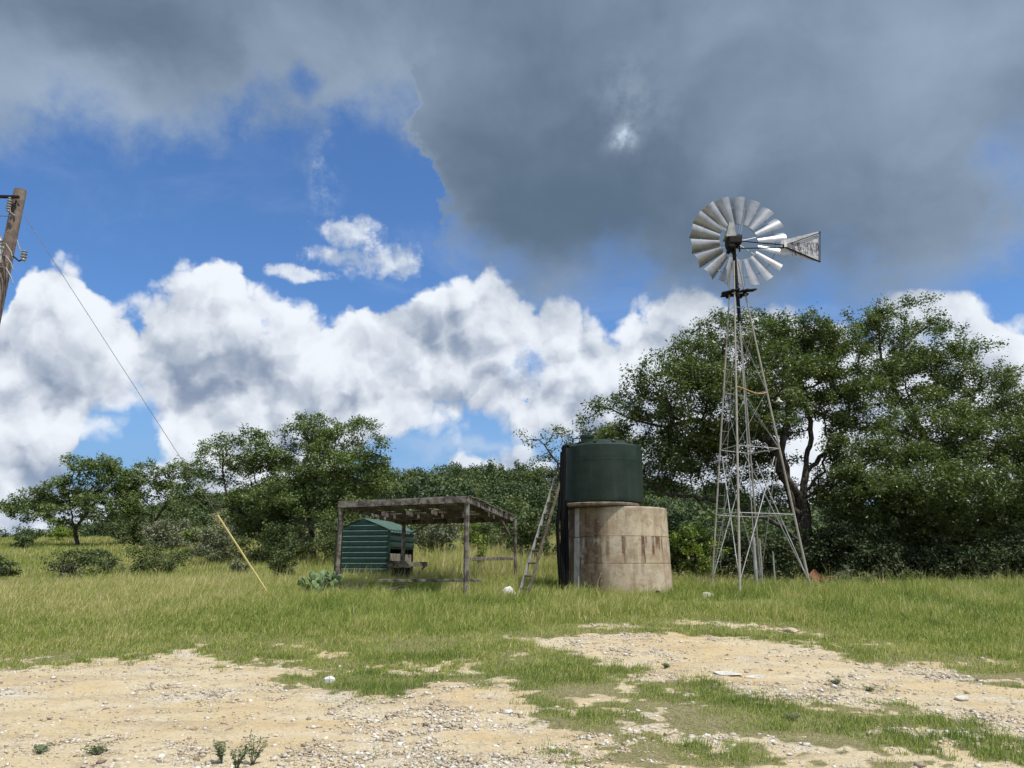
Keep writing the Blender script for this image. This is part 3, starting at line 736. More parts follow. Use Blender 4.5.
def shrub(name, label, px, Y, h, w, seed, mat=None, per=46, leaf=0.06, dens=60, lean=0.0, group=None, n=5, spread=None, loc=None):
    b = base_at(px, Y) if loc is None else loc
    rng = random.Random(seed)
    root = (b[0], b[1], b[2])
    stems = [[root, (b[0], b[1], b[2] + h * 0.15)]]
    lobes = []
    for i in range(n):
        a = rng.random() * 6.28; q = rng.random() ** 0.5 * w * 0.32
        z = h * rng.uniform(0.34, 0.72); rr = w * rng.uniform(0.20, 0.30)
        lobes.append((b[0] + math.cos(a) * q + lean * z, b[1] + math.sin(a) * q, b[2] + z, rr, rr, min(h * 0.30, rr * 1.1)))
    lobes.append((b[0] + lean * h * .4, b[1], b[2] + h * 0.36, w * 0.40, w * 0.38, h * 0.32))
    sc = max(h, w)
    return make_tree(name, label, 'shrub', root, stems, lobes, seed, dens=dens / max(0.12, (sc / 2) ** 3 * 0.6), step=0.11 * sc, per=per, leaf=leaf, spread=spread or 0.085 * sc, r_tip=0.004 * sc, rmax=0.03 * sc,
                     mat=mat or JUNI, group=group, clusters=10, shell=0.5, trunk='stems', crown='foliage', up=0.3)

def shrubs():
    S = [('shrub', 'dense dark green bush standing alone left of the shelter and prickly pear', 284, 27, 1.15, 1.1, JUNI, .05),
         ('shrub', 'wide olive bush in the meadow under the far left oaks', 156, 29.5, 1.05, 2.1, JUNI, .06),
         ('shrub', 'bush growing over the grey yucca stump in the left meadow', 72, 28.5, 1.15, 1.9, JUNI, .06),
         ('shrub', 'green bush cut by the left edge of the picture', -6, 25.5, 0.85, 1.2, JUNI, .06),
         ('shrub', 'bright green bush on the slope left of the yellow guard', 193, 41, 1.5, 1.5, LIME, .09),
         ('shrub', 'upright dark bush below the narrow live oak', 131, 44, 2.0, 1.6, JUNI, .09),
         ('shrub', 'grey leafed brush on the slope below the leaning oak', 168, 46, 1.7, 3.2, GREY, .10),
         ('shrub', 'grey green thicket at the foot of the leaning oak', 215, 36, 1.6, 2.6, GREY, .08),
         ('shrub', 'dark thicket in the shade at the foot of the rounded oak', 262, 35.5, 1.8, 2.6, JUNI, .08),
         ('shrub', 'shaded thicket right of the rounded oak trunk, behind the green shed', 345, 35, 2.1, 2.6, JUNI, .08),
         ('shrub', 'brushy growth between the dark thicket and the rounded oak trunk', 296, 37, 1.7, 1.9, GREY, .08),
         ('shrub', 'dark grey green bush seen under the middle of the shelter roof', 440, 40, 2.0, 2.7, GREY, .09),
         ('shrub', 'dark bush seen between the two right shelter posts', 492, 41, 1.9, 2.6, JUNI, .09),
         ('shrub', 'tall olive bush on the slope just left of the ladder', 540, 36, 2.4, 2.6, JUNI, .09),
         ('shrub', 'low dark bush seen right of the shelter, left of the ladder', 520, 44, 2.4, 2.8, JUNI, .10),
         ('shrub', 'bright leafy bush lit behind the right side of the cistern', 694, 25.6, 2.1, 1.9, LIME, .06),
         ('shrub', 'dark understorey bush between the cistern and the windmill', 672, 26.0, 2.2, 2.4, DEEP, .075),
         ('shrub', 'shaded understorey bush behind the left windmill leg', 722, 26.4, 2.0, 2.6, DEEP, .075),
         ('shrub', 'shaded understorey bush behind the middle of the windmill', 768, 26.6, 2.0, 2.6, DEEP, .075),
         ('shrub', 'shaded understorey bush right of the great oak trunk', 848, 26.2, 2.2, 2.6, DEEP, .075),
         ('shrub', 'grey green weed bush behind the rusty metal scrap', 848, 24.0, 0.6, 1.2, GREY, .05),
         ('shrub', 'small leafy weed clump at the foot of the broad oak', 902, 24.4, 0.6, 1.1, JUNI, .05),
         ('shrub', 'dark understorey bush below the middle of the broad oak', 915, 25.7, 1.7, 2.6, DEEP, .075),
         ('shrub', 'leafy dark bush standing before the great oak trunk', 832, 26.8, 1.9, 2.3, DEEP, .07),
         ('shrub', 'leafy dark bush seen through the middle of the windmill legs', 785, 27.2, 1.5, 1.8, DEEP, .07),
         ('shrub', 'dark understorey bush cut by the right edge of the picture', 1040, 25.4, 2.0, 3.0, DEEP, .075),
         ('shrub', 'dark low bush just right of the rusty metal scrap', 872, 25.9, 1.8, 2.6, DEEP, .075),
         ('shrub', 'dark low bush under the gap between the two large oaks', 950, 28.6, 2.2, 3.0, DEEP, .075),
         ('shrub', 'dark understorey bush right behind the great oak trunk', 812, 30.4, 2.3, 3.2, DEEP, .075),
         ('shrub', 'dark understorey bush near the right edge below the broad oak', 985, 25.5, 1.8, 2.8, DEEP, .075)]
    for i, (nm, lb, px, Y, h, w, mat, lf) in enumerate(S):
        k = 1.3 if i < 4 else 1.15
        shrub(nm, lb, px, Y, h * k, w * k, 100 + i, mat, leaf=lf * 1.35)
    rnd = random.Random(31)
    words = ['olive scrub bush on the left slope, leftmost of the slope scrub', 'small scrub bush behind the far left oak trunk', 'scrub bush on the slope below the gap between the left oaks', 'low scrub clump just left of the upper end of the yellow guard',
             'scrub bush on the slope right behind the upper end of the yellow guard', 'pale scrub bush high on the left slope', 'low scrub bush under the branches of the narrow live oak', 'small round scrub bush in the open left meadow', 'scrub clump in the straw grass left of the lone dark bush', 'low green scrub between the wide olive bush and the yucca bush']
    spots = [(22, 47, 1.0, 1.6), (58, 56, 1.2, 2.0), (118, 58, 1.4, 2.4), (205, 50, 1.3, 2.2), (228, 58, 1.6, 2.4), (180, 66, 1.8, 3.0), (142, 50, .9, 1.8), (98, 37, .7, 1.1), (238, 31, .7, 1.2), (112, 31, .6, 1.0)]
    for i, (lb, (px, Y, h, w)) in enumerate(zip(words, spots)):
        shrub('scrub_bush', lb, px, Y, h, w, 400 + i, rnd.choice((JUNI, GREY, JUNI, LIME)), leaf=.07 if Y < 40 else .11, per=36, group='scrub bushes scattered over the left slope')
    # the yellow-green sapling behind the shelter
    b = base_at(478, 26.6); p = Vector(b)
    st = [[b, tuple(p + Vector((0.02, 0, 0.7))), tuple(p + Vector((-0.05, 0, 1.5)))]]
    lob = [(b[0] - .06, b[1], b[2] + 1.72, .22, .22, .25), (b[0] + .02, b[1], b[2] + 1.35, .30, .28, .26), (b[0] + .22, b[1], b[2] + 1.0, .26, .24, .22), (b[0] + .08, b[1], b[2] + .95, .3, .26, .22)]
    make_tree('sapling', 'yellow green sapling seen between the two right shelter posts', 'sapling', b, st, lob, 77, dens=900, step=.12, per=16, leaf=.075, spread=.11, r_tip=.005, rmax=.02, mat=LIME, trunk='stem', crown='foliage')
shrubs()

# ------------------------------------------------------------------ the wooded hill
def hillside():
    rng = np.random.default_rng(61)
    # four model crowns, scattered as one mass
    protos = []
    for k in range(5):
        lob = [(0, 0, 1.5, 1.5, 1.5, 1.3)] + [(rng.normal(0, .7), rng.normal(0, .7), rng.uniform(1.2, 2.6), rng.uniform(.7, 1.1), rng.uniform(.7, 1.1), rng.uniform(.6, .9)) for _ in range(5)]
        cl = lobes_points(lob, 16, rng, 7, 0.75)
        n = min(len(cl), 120); cl = cl[rng.permutation(len(cl))[:n]]
        m = n * 15
        c = np.repeat(cl, 15, axis=0) + rng.normal(0, 0.22, (m, 3))
        nrm = rng.normal(size=(m, 3)); nrm[:, 2] = np.abs(nrm[:, 2]) + .4; nrm /= np.linalg.norm(nrm, axis=1)[:, None]
        t = rng.normal(size=(m, 3)); t -= (t * nrm).sum(1)[:, None] * nrm; t /= np.linalg.norm(t, axis=1)[:, None]
        b = np.cross(nrm, t); s = rng.uniform(.08, .165, (m, 1))
        protos.append(np.stack([c - t * s, c + b * s * .6, c + t * s, c - b * s * .6], 1))
    spots = []
    tries = 0
    while len(spots) < 640 and tries < 9000:
        tries += 1
        y = 52 + 115 * rng.random() ** 0.8; px = rng.uniform(-160, 1180); x = (px - 512) / 769 * y
        if px < 240 and y < 75: continue
        if px > 260 and px < 560 and y < 52: continue
        if px < 330 and y < 110 and rng.random() < 0.72: continue
        if px > 700 and rng.random() < 0.4: continue
        spots.append((x, y, px))
    for k in range(90):
        y = rng.uniform(128, 165); px = rng.uniform(110, 345); spots.append(((px - 512) / 769 * y, y, px))
    for px in np.linspace(-120, 80, 12): spots.append(((px - 512) / 769 * 98, 98 + rng.uniform(-3, 3), px))
    V = []; T = []
    for (x, y, px) in spots:
        p = protos[rng.integers(5)]
        s = rng.uniform(0.8, 1.5) * (1.05 if px > 240 else 0.75) * (1.0 if y > 60 else 0.8)
        a = rng.random() * 6.28; ca, sa = math.cos(a), math.sin(a)
        q = p.reshape(-1, 3).copy(); q = np.stack([q[:, 0] * ca - q[:, 1] * sa, q[:, 0] * sa + q[:, 1] * ca, q[:, 2] * rng.uniform(.8, 1.15)], 1) * s
        q += np.array([x, y, float(gz(x, y)) - 0.5 * s]); V.append(q)
        sp = np.clip(rng.normal(0.40, 0.2), 0.05, 0.95)
        T.append(np.repeat(np.clip(sp + rng.normal(0, 0.14, len(p)), 0, 1), 4))
    V = np.vstack(V); T = np.concatenate(T)
    m = attr_mat('hill_foliage', [(0.0, (0.040, 0.062, 0.028)), (0.45, (0.080, 0.115, 0.042)), (0.75, (0.125, 0.160, 0.050)), (1.0, (0.18, 0.205, 0.075))], 0.6, trans=0.15, spec=0.25, vary=(0.12, 0.5))
    me = np_mesh('wooded_hillside', V, quads=np.arange(len(V)).reshape(-1, 4), mat=m, attrs={'tint': T})
    tag(link('wooded_hillside', me), 'mass of oak and juniper covering the hill behind the shelter', 'wood', kind='stuff')
hillside()

# ------------------------------------------------------------------ modelling helpers for built things
import bmesh
class MB:
    def __init__(s): s.v = []; s.f = []
    def add(s, verts, faces):
        k = len(s.v); s.v += [Vector(v) for v in verts]; s.f += [tuple(k + i for i in f) for f in faces]; return s
    def box(s, c, sz, rot=None, bev=0.0):
        hx, hy, hz = sz[0] / 2, sz[1] / 2, sz[2] / 2
        b = min(bev, hx * .45, hy * .45, hz * .45)
        if b > 0:
            bm = bmesh.new(); bmesh.ops.create_cube(bm, size=1.0)
            for v in bm.verts: v.co = Vector((v.co.x * sz[0], v.co.y * sz[1], v.co.z * sz[2]))
            bmesh.ops.bevel(bm, geom=bm.edges[:], offset=b, segments=1, affect='EDGES')
            bm.verts.index_update(); vs = [v.co.copy() for v in bm.verts]; fs = [tuple(v.index for v in f.verts) for f in bm.faces]; bm.free()
        else:
            vs = [Vector((x, y, z)) for x in (-hx, hx) for y in (-hy, hy) for z in (-hz, hz)]
            fs = [(0, 1, 3, 2), (4, 6, 7, 5), (0, 4, 5, 1), (2, 3, 7, 6), (0, 2, 6, 4), (1, 5, 7, 3)]
        M = rot if rot is not None else Matrix.Identity(3)
        return s.add([M @ v + Vector(c) for v in vs], fs)
    def beam(s, a, b, w, h, up=(0, 0, 1), bev=0.004):
        """rectangular beam a->b, w across, h along 'up'"""
        a, b = Vector(a), Vector(b); d = b - a; L = d.length; d.normalize()
        x = d.cross(Vector(up)); x.normalize(); z = x.cross(d)
        M = Matrix((x, d, z)).transposed()
        return s.box((a + b) / 2, (w, L, h), M, bev)
    def tube(s, pts, r, n=8, caps=True):
        pts = [Vector(p) for p in pts]; rs = r if isinstance(r, (list, tuple)) else [r] * len(pts)
        k0 = len(s.v); u = None
        for i, p in enumerate(pts):
            d = (pts[min(i + 1, len(pts) - 1)] - pts[max(i - 1, 0)]).normalized()
            if u is None: u = d.orthogonal().normalized()
            else: u = (u - d * u.dot(d)).normalized()
            v = d.cross(u)
            for j in range(n): a = 2 * PI * j / n; s.v.append(p + (u * math.cos(a) + v * math.sin(a)) * rs[i])
        for i in range(len(pts) - 1):
            for j in range(n):
                a = k0 + i * n + j; b = k0 + i * n + (j + 1) % n; s.f.append((a, b, b + n, a + n))
        if caps: s.f.append(tuple(k0 + j for j in range(n))[::-1]); s.f.append(tuple(k0 + (len(pts) - 1) * n + j for j in range(n)))
        return s
    def lathe(s, prof, n=48, c=(0, 0, 0), wob=None):
        """(r, z) profile turned about the z axis"""
        k0 = len(s.v)
        for (r, z) in prof:
            for j in range(n):
                a = 2 * PI * j / n; rr = r * (1 + (wob(a, z) if wob else 0))
                s.v.append(Vector((c[0] + rr * math.cos(a), c[1] + rr * math.sin(a), c[2] + z)))
        for i in range(len(prof) - 1):
            for j in range(n):
                a = k0 + i * n + j; b = k0 + i * n + (j + 1) % n; s.f.append((a, b, b + n, a + n))
        if prof[0][0] > 1e-4: s.f.append(tuple(k0 + j for j in range(n))[::-1])
        if prof[-1][0] > 1e-4: s.f.append(tuple(k0 + (len(prof) - 1) * n + j for j in range(n)))
        return s
    def angle(s, a, b, w=0.05, t=0.005, inward=(0, 0, 1)):
        """steel angle iron: two thin legs"""
        a, b = Vector(a), Vector(b); d = (b - a).normalized(); x = d.cross(Vector(inward)).normalized(); y = d.cross(x).normalized()
        for (e, f) in ((x, y), (y, x)):
            M = Matrix((e, d, f)).transposed()
            s.box((a + b) / 2 + e * w / 2 + (f * t * 0.5), (w, (b - a).length, t), M)
        return s
    def build(s, name, mat, parent=None, loc=None, smooth=False, bumpy=0.0, offset=None):
        off = Vector(offset) if offset is not None else Vector((0, 0, 0))
        me = bpy.data.meshes.new(name); me.from_pydata([v - off for v in s.v], [], s.f); me.validate(); me.update()
        bm = bmesh.new(); bm.from_mesh(me); bmesh.ops.recalc_face_normals(bm, faces=bm.faces[:]); bm.to_mesh(me); bm.free()
        if smooth:
            for p in me.polygons: p.use_smooth = True
            try: me.set_sharp_from_angle(angle=R(38))
            except Exception: pass
        me.materials.append(mat)
        o = link(name, me, parent)
        if loc is not None: o.location = loc
        return o

def empty(name, loc, label=None, cat=None, group=None, rz=0):
    o = bpy.data.objects.new(name, None); COL.objects.link(o); o.location = loc; o.rotation_euler.z = rz; o.empty_display_size = 0.2
    return tag(o, label, cat, group)

def mat(name, col, rough=0.7, metal=0.0, spec=0.3, noise=None, streak=None, bump=None, c2=None, obj=True, scale=(1, 1, 1)):
    m = bpy.data.materials.new(name); m.use_nodes = True; t = m.node_tree; g = G(t)
    bs = t.nodes['Principled BSDF']; bs.inputs['Roughness'].default_value = rough; bs.inputs['Metallic'].default_value = metal
    bs.inputs['Specular IOR Level'].default_value = spec
    P = g.node('ShaderNodeTexCoord').outputs['Object'] if obj else g.node('ShaderNodeNewGeometry').outputs['Position']
    P = g.v('MULTIPLY', P, scale)
    col = tuple(col) + (1,) if len(col) == 3 else col
    c = col
    if c2:
        n = g.noise(P, noise or 4.0, 6, 0.65)
        c = g.mix(g.ss(n, 0.36, 0.64), col, tuple(c2) + (1,))
    if streak:
        n = g.noise(g.v('MULTIPLY', P, (1, 1, 0.06)), streak[0], 5, 0.6)
        c = g.mix(g.mul(g.ss(n, 0.5, 0.68), streak[1]), c, tuple(streak[2]) + (1,))
    g.put(bs.inputs['Base Color'], c)
    if bump:
        b = g.node('ShaderNodeBump'); b.inputs['Strength'].default_value = bump[1]; b.inputs['Distance'].default_value = 0.01
        g.put(b.inputs['Height'], g.noise(P, bump[0], 5, 0.65)); g.l.new(b.outputs[0], bs.inputs['Normal'])
    return m

GALV = mat('galvanised_steel', (0.50, 0.51, 0.50), 0.50, 0.35, 0.4, noise=2.5, c2=(0.36, 0.35, 0.32), streak=(9, 0.4, (0.26, 0.21, 0.16)), obj=False)
LEGM = mat('weathered_leg_steel', (0.40, 0.38, 0.31), 0.65, 0.15, 0.3, noise=3, c2=(0.33, 0.30, 0.24), streak=(7, 0.5, (0.24, 0.16, 0.10)), obj=False)
BLADEM = mat('sail_steel', (0.40, 0.41, 0.41), 0.42, 0.50, 0.5, noise=3.0, c2=(0.30, 0.31, 0.32), obj=False)
HOODM = mat('hood_sheet', (0.30, 0.30, 0.28), 0.75, 0.0, 0.2, noise=6, c2=(0.2, 0.2, 0.19))
DARKIRON = mat('dark_greasy_iron', (0.010, 0.009, 0.010), 0.7, 0.0, 0.2, noise=12, c2=(0.022, 0.017, 0.015), bump=(30, 0.5))
RUST = mat('rusty_steel', (0.16, 0.065, 0.035), 0.85, 0.1, 0.2, noise=9, c2=(0.24, 0.12, 0.075), bump=(40, 0.6))
WOOD = mat('weathered_grey_wood', (0.065, 0.054, 0.045), 0.9, 0, 0.15, noise=6, c2=(0.25, 0.225, 0.185), streak=None, bump=(50, 0.8), obj=False, scale=(1, 1, 1))
WOOD2 = mat('dark_weathered_wood', (0.085, 0.066, 0.052), 0.92, 0, 0.12, noise=5, c2=(0.165, 0.14, 0.115), bump=(40, 0.8), obj=False)
POLEW = mat('pole_wood', (0.12, 0.092, 0.074), 0.9, 0, 0.12, noise=5, c2=(0.19, 0.155, 0.13), streak=(12, 0.6, (0.06, 0.045, 0.035)), bump=(25, 0.8))
GREENM = mat('green_painted_sheet', (0.008, 0.027, 0.019), 0.55, 0, 0.25, noise=5, c2=(0.016, 0.038, 0.027))
TANKM = mat('dark_green_plastic', (0.011, 0.023, 0.015), 0.55, 0, 0.25, noise=1.6, c2=(0.020, 0.035, 0.023), streak=(4, 0.45, (0.040, 0.056, 0.040)), bump=(5, 0.15))
BLACKP = mat('black_plastic_pipe', (0.004, 0.004, 0.004), 0.7, 0, 0.15)
WHITE = mat('white_enamel', (0.78, 0.78, 0.76), 0.4, 0, 0.5, noise=8, c2=(0.66, 0.65, 0.6))
YEL = mat('yellow_plastic_guard', (0.70, 0.60, 0.22), 0.6, 0, 0.3, noise=3, c2=(0.62, 0.53, 0.22))
WIRE = mat('wire', (0.20, 0.20, 0.19), 0.6, 0.5, 0.3)
CERAM = mat('grey_insulator', (0.22, 0.23, 0.24), 0.35, 0, 0.5)
LIT_RAIL = mat('lit_rail', (0.40, 0.39, 0.37), 0.55, 0.3, 0.4, noise=6, c2=(0.27, 0.25, 0.23), obj=False)
ROPE = mat('orange_rope', (0.42, 0.28, 0.12), 0.9)

# ------------------------------------------------------------------ windmill
def windmill():
    Yc = 22.5
    foot = [Vector(base_at(0, 10))] * 4
    spec = [(711, 22.75), (739.5, 21.05), (761.5, 24.0), (812, 22.2)]   # left, front, far, right
    feet = []
    for px, Y in spec:
        p = at(px, 592, Y); feet.append(Vector((p.x, Y, float(gz(p.x, Y)) - 0.15)))
    cx = sum(f.x for f in feet) / 4; cy = sum(f.y for f in feet) / 4
    hub = at(733.5, 243, Yc + 0.0)
    apex_c = Vector((hub.x, cy, at(733, 262, cy).z))
    root_loc = Vector((cx, cy, float(gz(cx, cy))))
    root = empty('windmill', root_loc, 'tall galvanised farm windmill on a four legged lattice tower with a worn tail vane', 'windmill')
    tops = [apex_c + Vector(((f.x - cx), (f.y - cy), 0)).normalized() * 0.10 for f in feet]
    def on(i, z):
        t = (z - feet[i].z) / (tops[i].z - feet[i].z); return feet[i].lerp(tops[i], t)
    O = root_loc
    for i in range(4):
        MB().tube([feet[i], tops[i]], [0.038 if i in (1, 3) else 0.028, 0.022], 8).build('leg', LEGM, root, offset=O, smooth=True)
    ring = [0, 1, 3, 2]
    def zpix(py, Y=21.6): return at(740, py, Y).z
    levels = [zpix(513), zpix(445), zpix(385), zpix(321), zpix(300)]
    for li, z in enumerate(levels):
        for k in range(4):
            a, b = ring[k], ring[(k + 1) % 4]
            if li == 2 and k != 2: 
                if k == 1: continue
            MB().tube([on(a, z), on(b, z)], 0.013 if li < 2 else 0.009, 6).build('cross_bar', GALV, root, offset=O, smooth=True)
    z = levels[2]; a, b = on(1, z + .02), on(3, z - 0.05)
    pts = [a.lerp(b, t) + Vector((0, 0, -0.16 * math.sin(PI * t) * t)) for t in np.linspace(0, 1, 8)]
    MB().tube(pts, 0.02, 6).build('tie_board', ROPE, root, offset=O)['label'] = 'sagging tan strap between two legs'
    # lower braces climb two bays, the upper ones are rods
    zb, zt = feet[0].z + 0.42, levels[1] - 0.25
    for k in range(4):
        a, b = ring[k], ring[(k + 1) % 4]
        m1 = on(b, zt).lerp(on(a, zt), 0.16); m2 = on(a, zt).lerp(on(b, zt), 0.16)
        MB().tube([on(a, zb), m1], 0.013, 6).build('brace', GALV, root, offset=O)
        MB().tube([on(b, zb), m2], 0.013, 6).build('brace', GALV, root, offset=O)
    for (z0, z1) in ((levels[1], levels[2]), (levels[2], levels[3])):
        for k in range(4):
            a, b = ring[k], ring[(k + 1) % 4]
            MB().tube([on(a, z0), on(b, z1)], 0.0035, 5).build('brace_rod', GALV, root, offset=O)
            MB().tube([on(b, z0), on(a, z1)], 0.0035, 5).build('brace_rod', GALV, root, offset=O)
    # work platform
    zp = at(735, 293, Yc).z; w = MB()
    w.beam(Vector((hub.x - 0.52, cy - 0.15, zp - 0.07)), Vector((hub.x + 0.02, cy - 0.22, zp + 0.03)), 0.20, 0.05, bev=0.01)
    w.beam(Vector((hub.x + 0.04, cy - 0.22, zp - 0.02)), Vector((hub.x + 0.55, cy - 0.02, zp + 0.09)), 0.22, 0.05, bev=0.01)
    w.beam(Vector((hub.x - 0.42, cy + 0.24, zp + 0.0)), Vector((hub.x + 0.42, cy + 0.26, zp + 0.04)), 0.20, 0.05, bev=0.01)
    w.beam(Vector((hub.x - 0.24, cy - 0.4, zp - 0.035)), Vector((hub.x - 0.2, cy + 0.4, zp - 0.02)), 0.08, 0.05)
    w.beam(Vector((hub.x + 0.22, cy - 0.4, zp - 0.025)), Vector((hub.x + 0.2, cy + 0.4, zp - 0.02)), 0.08, 0.05)
    w.build('platform', DARKIRON, root, offset=O)
    # stub tower, mast pipe and pump rod
    m = MB(); m.tube([Vector((hub.x + .02, cy, zp - 0.9)), Vector((hub.x, cy, hub.z - 0.2))], [0.055, 0.06], 10)
    m.build('mast', DARKIRON, root, offset=O, smooth=True)
    MB().tube([Vector((cx + .03, cy, root_loc.z + 0.1)), Vector((hub.x + .02, cy, zp - 0.8))], 0.014, 6).build('pump_rod', GALV, root, offset=O)
    MB().tube([Vector((cx + 0.03, cy, root_loc.z - 0.1)), Vector((cx + 0.03, cy, root_loc.z + 1.5))], 0.05, 10).build('well_pipe', GALV, root, offset=O, smooth=True)
    for dx in (0.30, 0.66):
        MB().tube([Vector((cx + dx, cy + 0.3, root_loc.z - 0.1)), Vector((cx + dx, cy + 0.3, root_loc.z + 1.75 - dx))], 0.022, 6).build('guide_pipe', GALV, root, offset=O)
    # rungs on the far side
    a = MB()
    for q in np.arange(0.8, zp - root_loc.z - 0.6, 0.38):
        c0 = on(0, root_loc.z + q); c1 = c0 + (on(2, root_loc.z + q) - c0).normalized() * min(0.32, (on(2, root_loc.z + q) - c0).length * .6)
        a.tube([c0, c1], 0.004, 5)
    a.tube([on(0, root_loc.z + .6) + (on(2, root_loc.z + .6) - on(0, root_loc.z + .6)).normalized() * 0.32, on(0, zp - .7).lerp(on(2, zp - .7), .6)], 0.005, 5)
    a.build('climbing_ladder', GALV, root, offset=O)
    # gearbox
    h = Vector((hub.x, cy, hub.z)); g_ = MB()
    g_.box(h + Vector((0, 0, 0.03)), (0.42, 0.50, 0.26), bev=0.04); g_.box(h + Vector((-0.12, -0.08, -0.12)), (0.26, 0.3, 0.26), bev=0.05)
    g_.box(h + Vector((0.18, 0.02, 0.17)), (0.18, 0.24, 0.2), bev=0.04)
    g_.tube([h + Vector((0.0, 0.0, -0.05)), h + Vector((0, 0.62, -0.05))], 0.07, 12)
    g_.tube([h + Vector((-0.16, -.05, -0.2)), h + Vector((-0.02, -.02, -0.42))], 0.03, 6); g_.tube([h + Vector((0.16, -.05, 0.0)), h + Vector((0.17, -.02, -0.3))], 0.025, 6)
    g_.build('gearbox', DARKIRON, root, offset=O)
    hd = MB(); c0 = h + Vector((0.0, -0.05, 0.12))
    P = [(-0.32, -.2, 0), (0.06, -.2, 0.02), (0.06, .22, 0.02), (-0.32, .22, 0), (-0.12, -.07, .62), (0.04, -.07, .60), (0.04, .09, .60), (-0.12, .09, .62)]
    hd.add([c0 + Vector((p[0] * .85 - 0.02, p[1], p[2] * .85)) for p in P], [(0, 1, 2, 3), (4, 7, 6, 5), (0, 4, 5, 1), (1, 5, 6, 2), (2, 6, 7, 3), (3, 7, 4, 0)])
    hd.build('hood', HOODM, root, offset=O)
    # wheel: built round its own hub, its axle along +y
    wc = at(738.5, 242, cy + 0.62); wc = Vector((wc.x, cy + 0.62, wc.z))
    Ro, Ri = 1.57, 0.63
    wh = MB(); wh.tube([(0, -0.14, 0), (0, 0.16, 0)], 0.10, 14)
    for rr, t_ in ((Ri + 0.02, 0.012), (1.22, 0.012)):
        n = 60; pts = [(rr * math.cos(2 * PI * j / n), 0.03, rr * math.sin(2 * PI * j / n)) for j in range(n + 1)]
        wh.tube(pts, t_, 6, caps=False)
    wheel = wh.build('wheel', GALV, root, smooth=True, loc=wc - O)
    wheel.rotation_euler = (R(-2), 0, R(3))
    for k in range(6):
        a = 2 * PI * (k + 0.25) / 6
        MB().tube([(0, -0.08, 0), (1.22 * math.cos(a), 0.03, 1.22 * math.sin(a))], 0.008, 5).build('spoke', GALV, wheel)
        MB().tube([(0, 0.12, 0), (Ri * math.cos(a + .1), 0.03, Ri * math.sin(a + .1))], 0.008, 5).build('spoke', GALV, wheel)
    phi = R(25)
    rb = random.Random(3)
    for k in range(18):
        th = 2 * PI * (k + 0.35) / 18; er = Vector((math.cos(th), 0, math.sin(th))); et = Vector((-math.sin(th), 0, math.cos(th)))
        ph = phi + R(rb.uniform(-2.5, 2.5)); ch = et * math.cos(ph) + Vector((0, 1, 0)) * math.sin(ph); nn = er.cross(ch).normalized()
        V, F = [], []; nc, nr = 8, 5
        for i in range(nr + 1):
            t = i / nr; r_ = Ri + (Ro - Ri) * t; wd = 0.215 + (0.475 - 0.215) * t
            for j in range(nc + 1):
                s_ = j / nc - 0.5; camb = (0.25 - s_ * s_) * 4 * wd * 0.17
                V.append(er * (r_ * (1 if abs(s_) < .5 else 1)) + ch * (s_ * wd) + nn * camb)
        N = len(V); V += [v + nn * 0.003 for v in V]
        st = nc + 1
        for i in range(nr):
            for j in range(nc):
                a = i * st + j; F.append((a, a + 1, a + 1 + st, a + st)); F.append((N + a, N + a + st, N + a + 1 + st, N + a + 1))
        edge = [j for j in range(st)] + [i * st + nc for i in range(1, nr + 1)] + [nr * st + j for j in range(nc - 1, -1, -1)] + [i * st for i in range(nr - 1, 0, -1)]
        for a, b in zip(edge, edge[1:] + edge[:1]): F.append((a, b, N + b, N + a))
        MB().add(V, F).build('blade', BLADEM, wheel, smooth=True)
        br = MB(); br.beam(er * 1.22 + ch * -0.14 + nn * .02, er * 1.22 + ch * 0.14 + nn * .02, 0.02, 0.03, bev=0); br.build('blade_bracket', DARKIRON, wheel)
    # tail, folded beside the wheel
    tl = MB(); Yt = cy + 0.10
    def T(px, py, dy=0): p = at(px, py, Yt + dy); return Vector((p.x, Yt + dy, p.z))
    tl.tube([h + Vector((0.15, 0.1, 0.12)), T(784, 245)], 0.018, 6); tl.tube([h + Vector((0.15, 0.1, -0.14)), T(784, 247.5)], 0.018, 6)
    tl.beam(T(783, 246), T(820.5, 232.5), 0.02, 0.035, up=(0, 1, 0)); tl.beam(T(783, 246), T(820.5, 262), 0.03, 0.05, up=(0, 1, 0)); tl.beam(T(820, 231), T(820, 262.5), 0.02, 0.03, up=(0, 1, 0))
    tail = tl.build('tail_boom', DARKIRON, root, offset=O)
    vm = bpy.data.materials.new('vane_sheet'); vm.use_nodes = True; g = G(vm.node_tree); bs = vm.node_tree.nodes['Principled BSDF']
    bs.inputs['Roughness'].default_value = 0.5; bs.inputs['Metallic'].default_value = 0.3
    Pq = g.node('ShaderNodeNewGeometry').outputs['Position']
    X, Yq, Z = g.sep(Pq)
    n = g.noise(g.v('MULTIPLY', Pq, (1, 1, 3)), 7.0, 5, 0.7); n2 = g.noise(g.v('MULTIPLY', Pq, (4.5, 1, 0.9)), 5.0, 3, 0.6)
    c = g.mix(g.ss(n, 0.35, 0.7), (0.60, 0.60, 0.59, 1), (0.34, 0.32, 0.32, 1))
    zm = T(800, 246).z
    band = g.mul(g.ss(Z, zm - 0.34, zm - 0.28), g.ss(Z, zm + 0.16, zm + 0.10))
    c = g.mix(g.mul(g.mul(band, g.ss(X, T(789, 246).x, T(792, 246).x)), g.ss(n2, 0.48, 0.54)), c, (0.13, 0.12, 0.12, 1))
    g.put(bs.inputs['Base Color'], c)
    o4 = [T(781, 240.5, .03), T(818.5, 231.5, .03), T(819.5, 262, .03), T(780, 253, .03)]
    back = [p + Vector((0, 0.006, 0)) for p in o4]
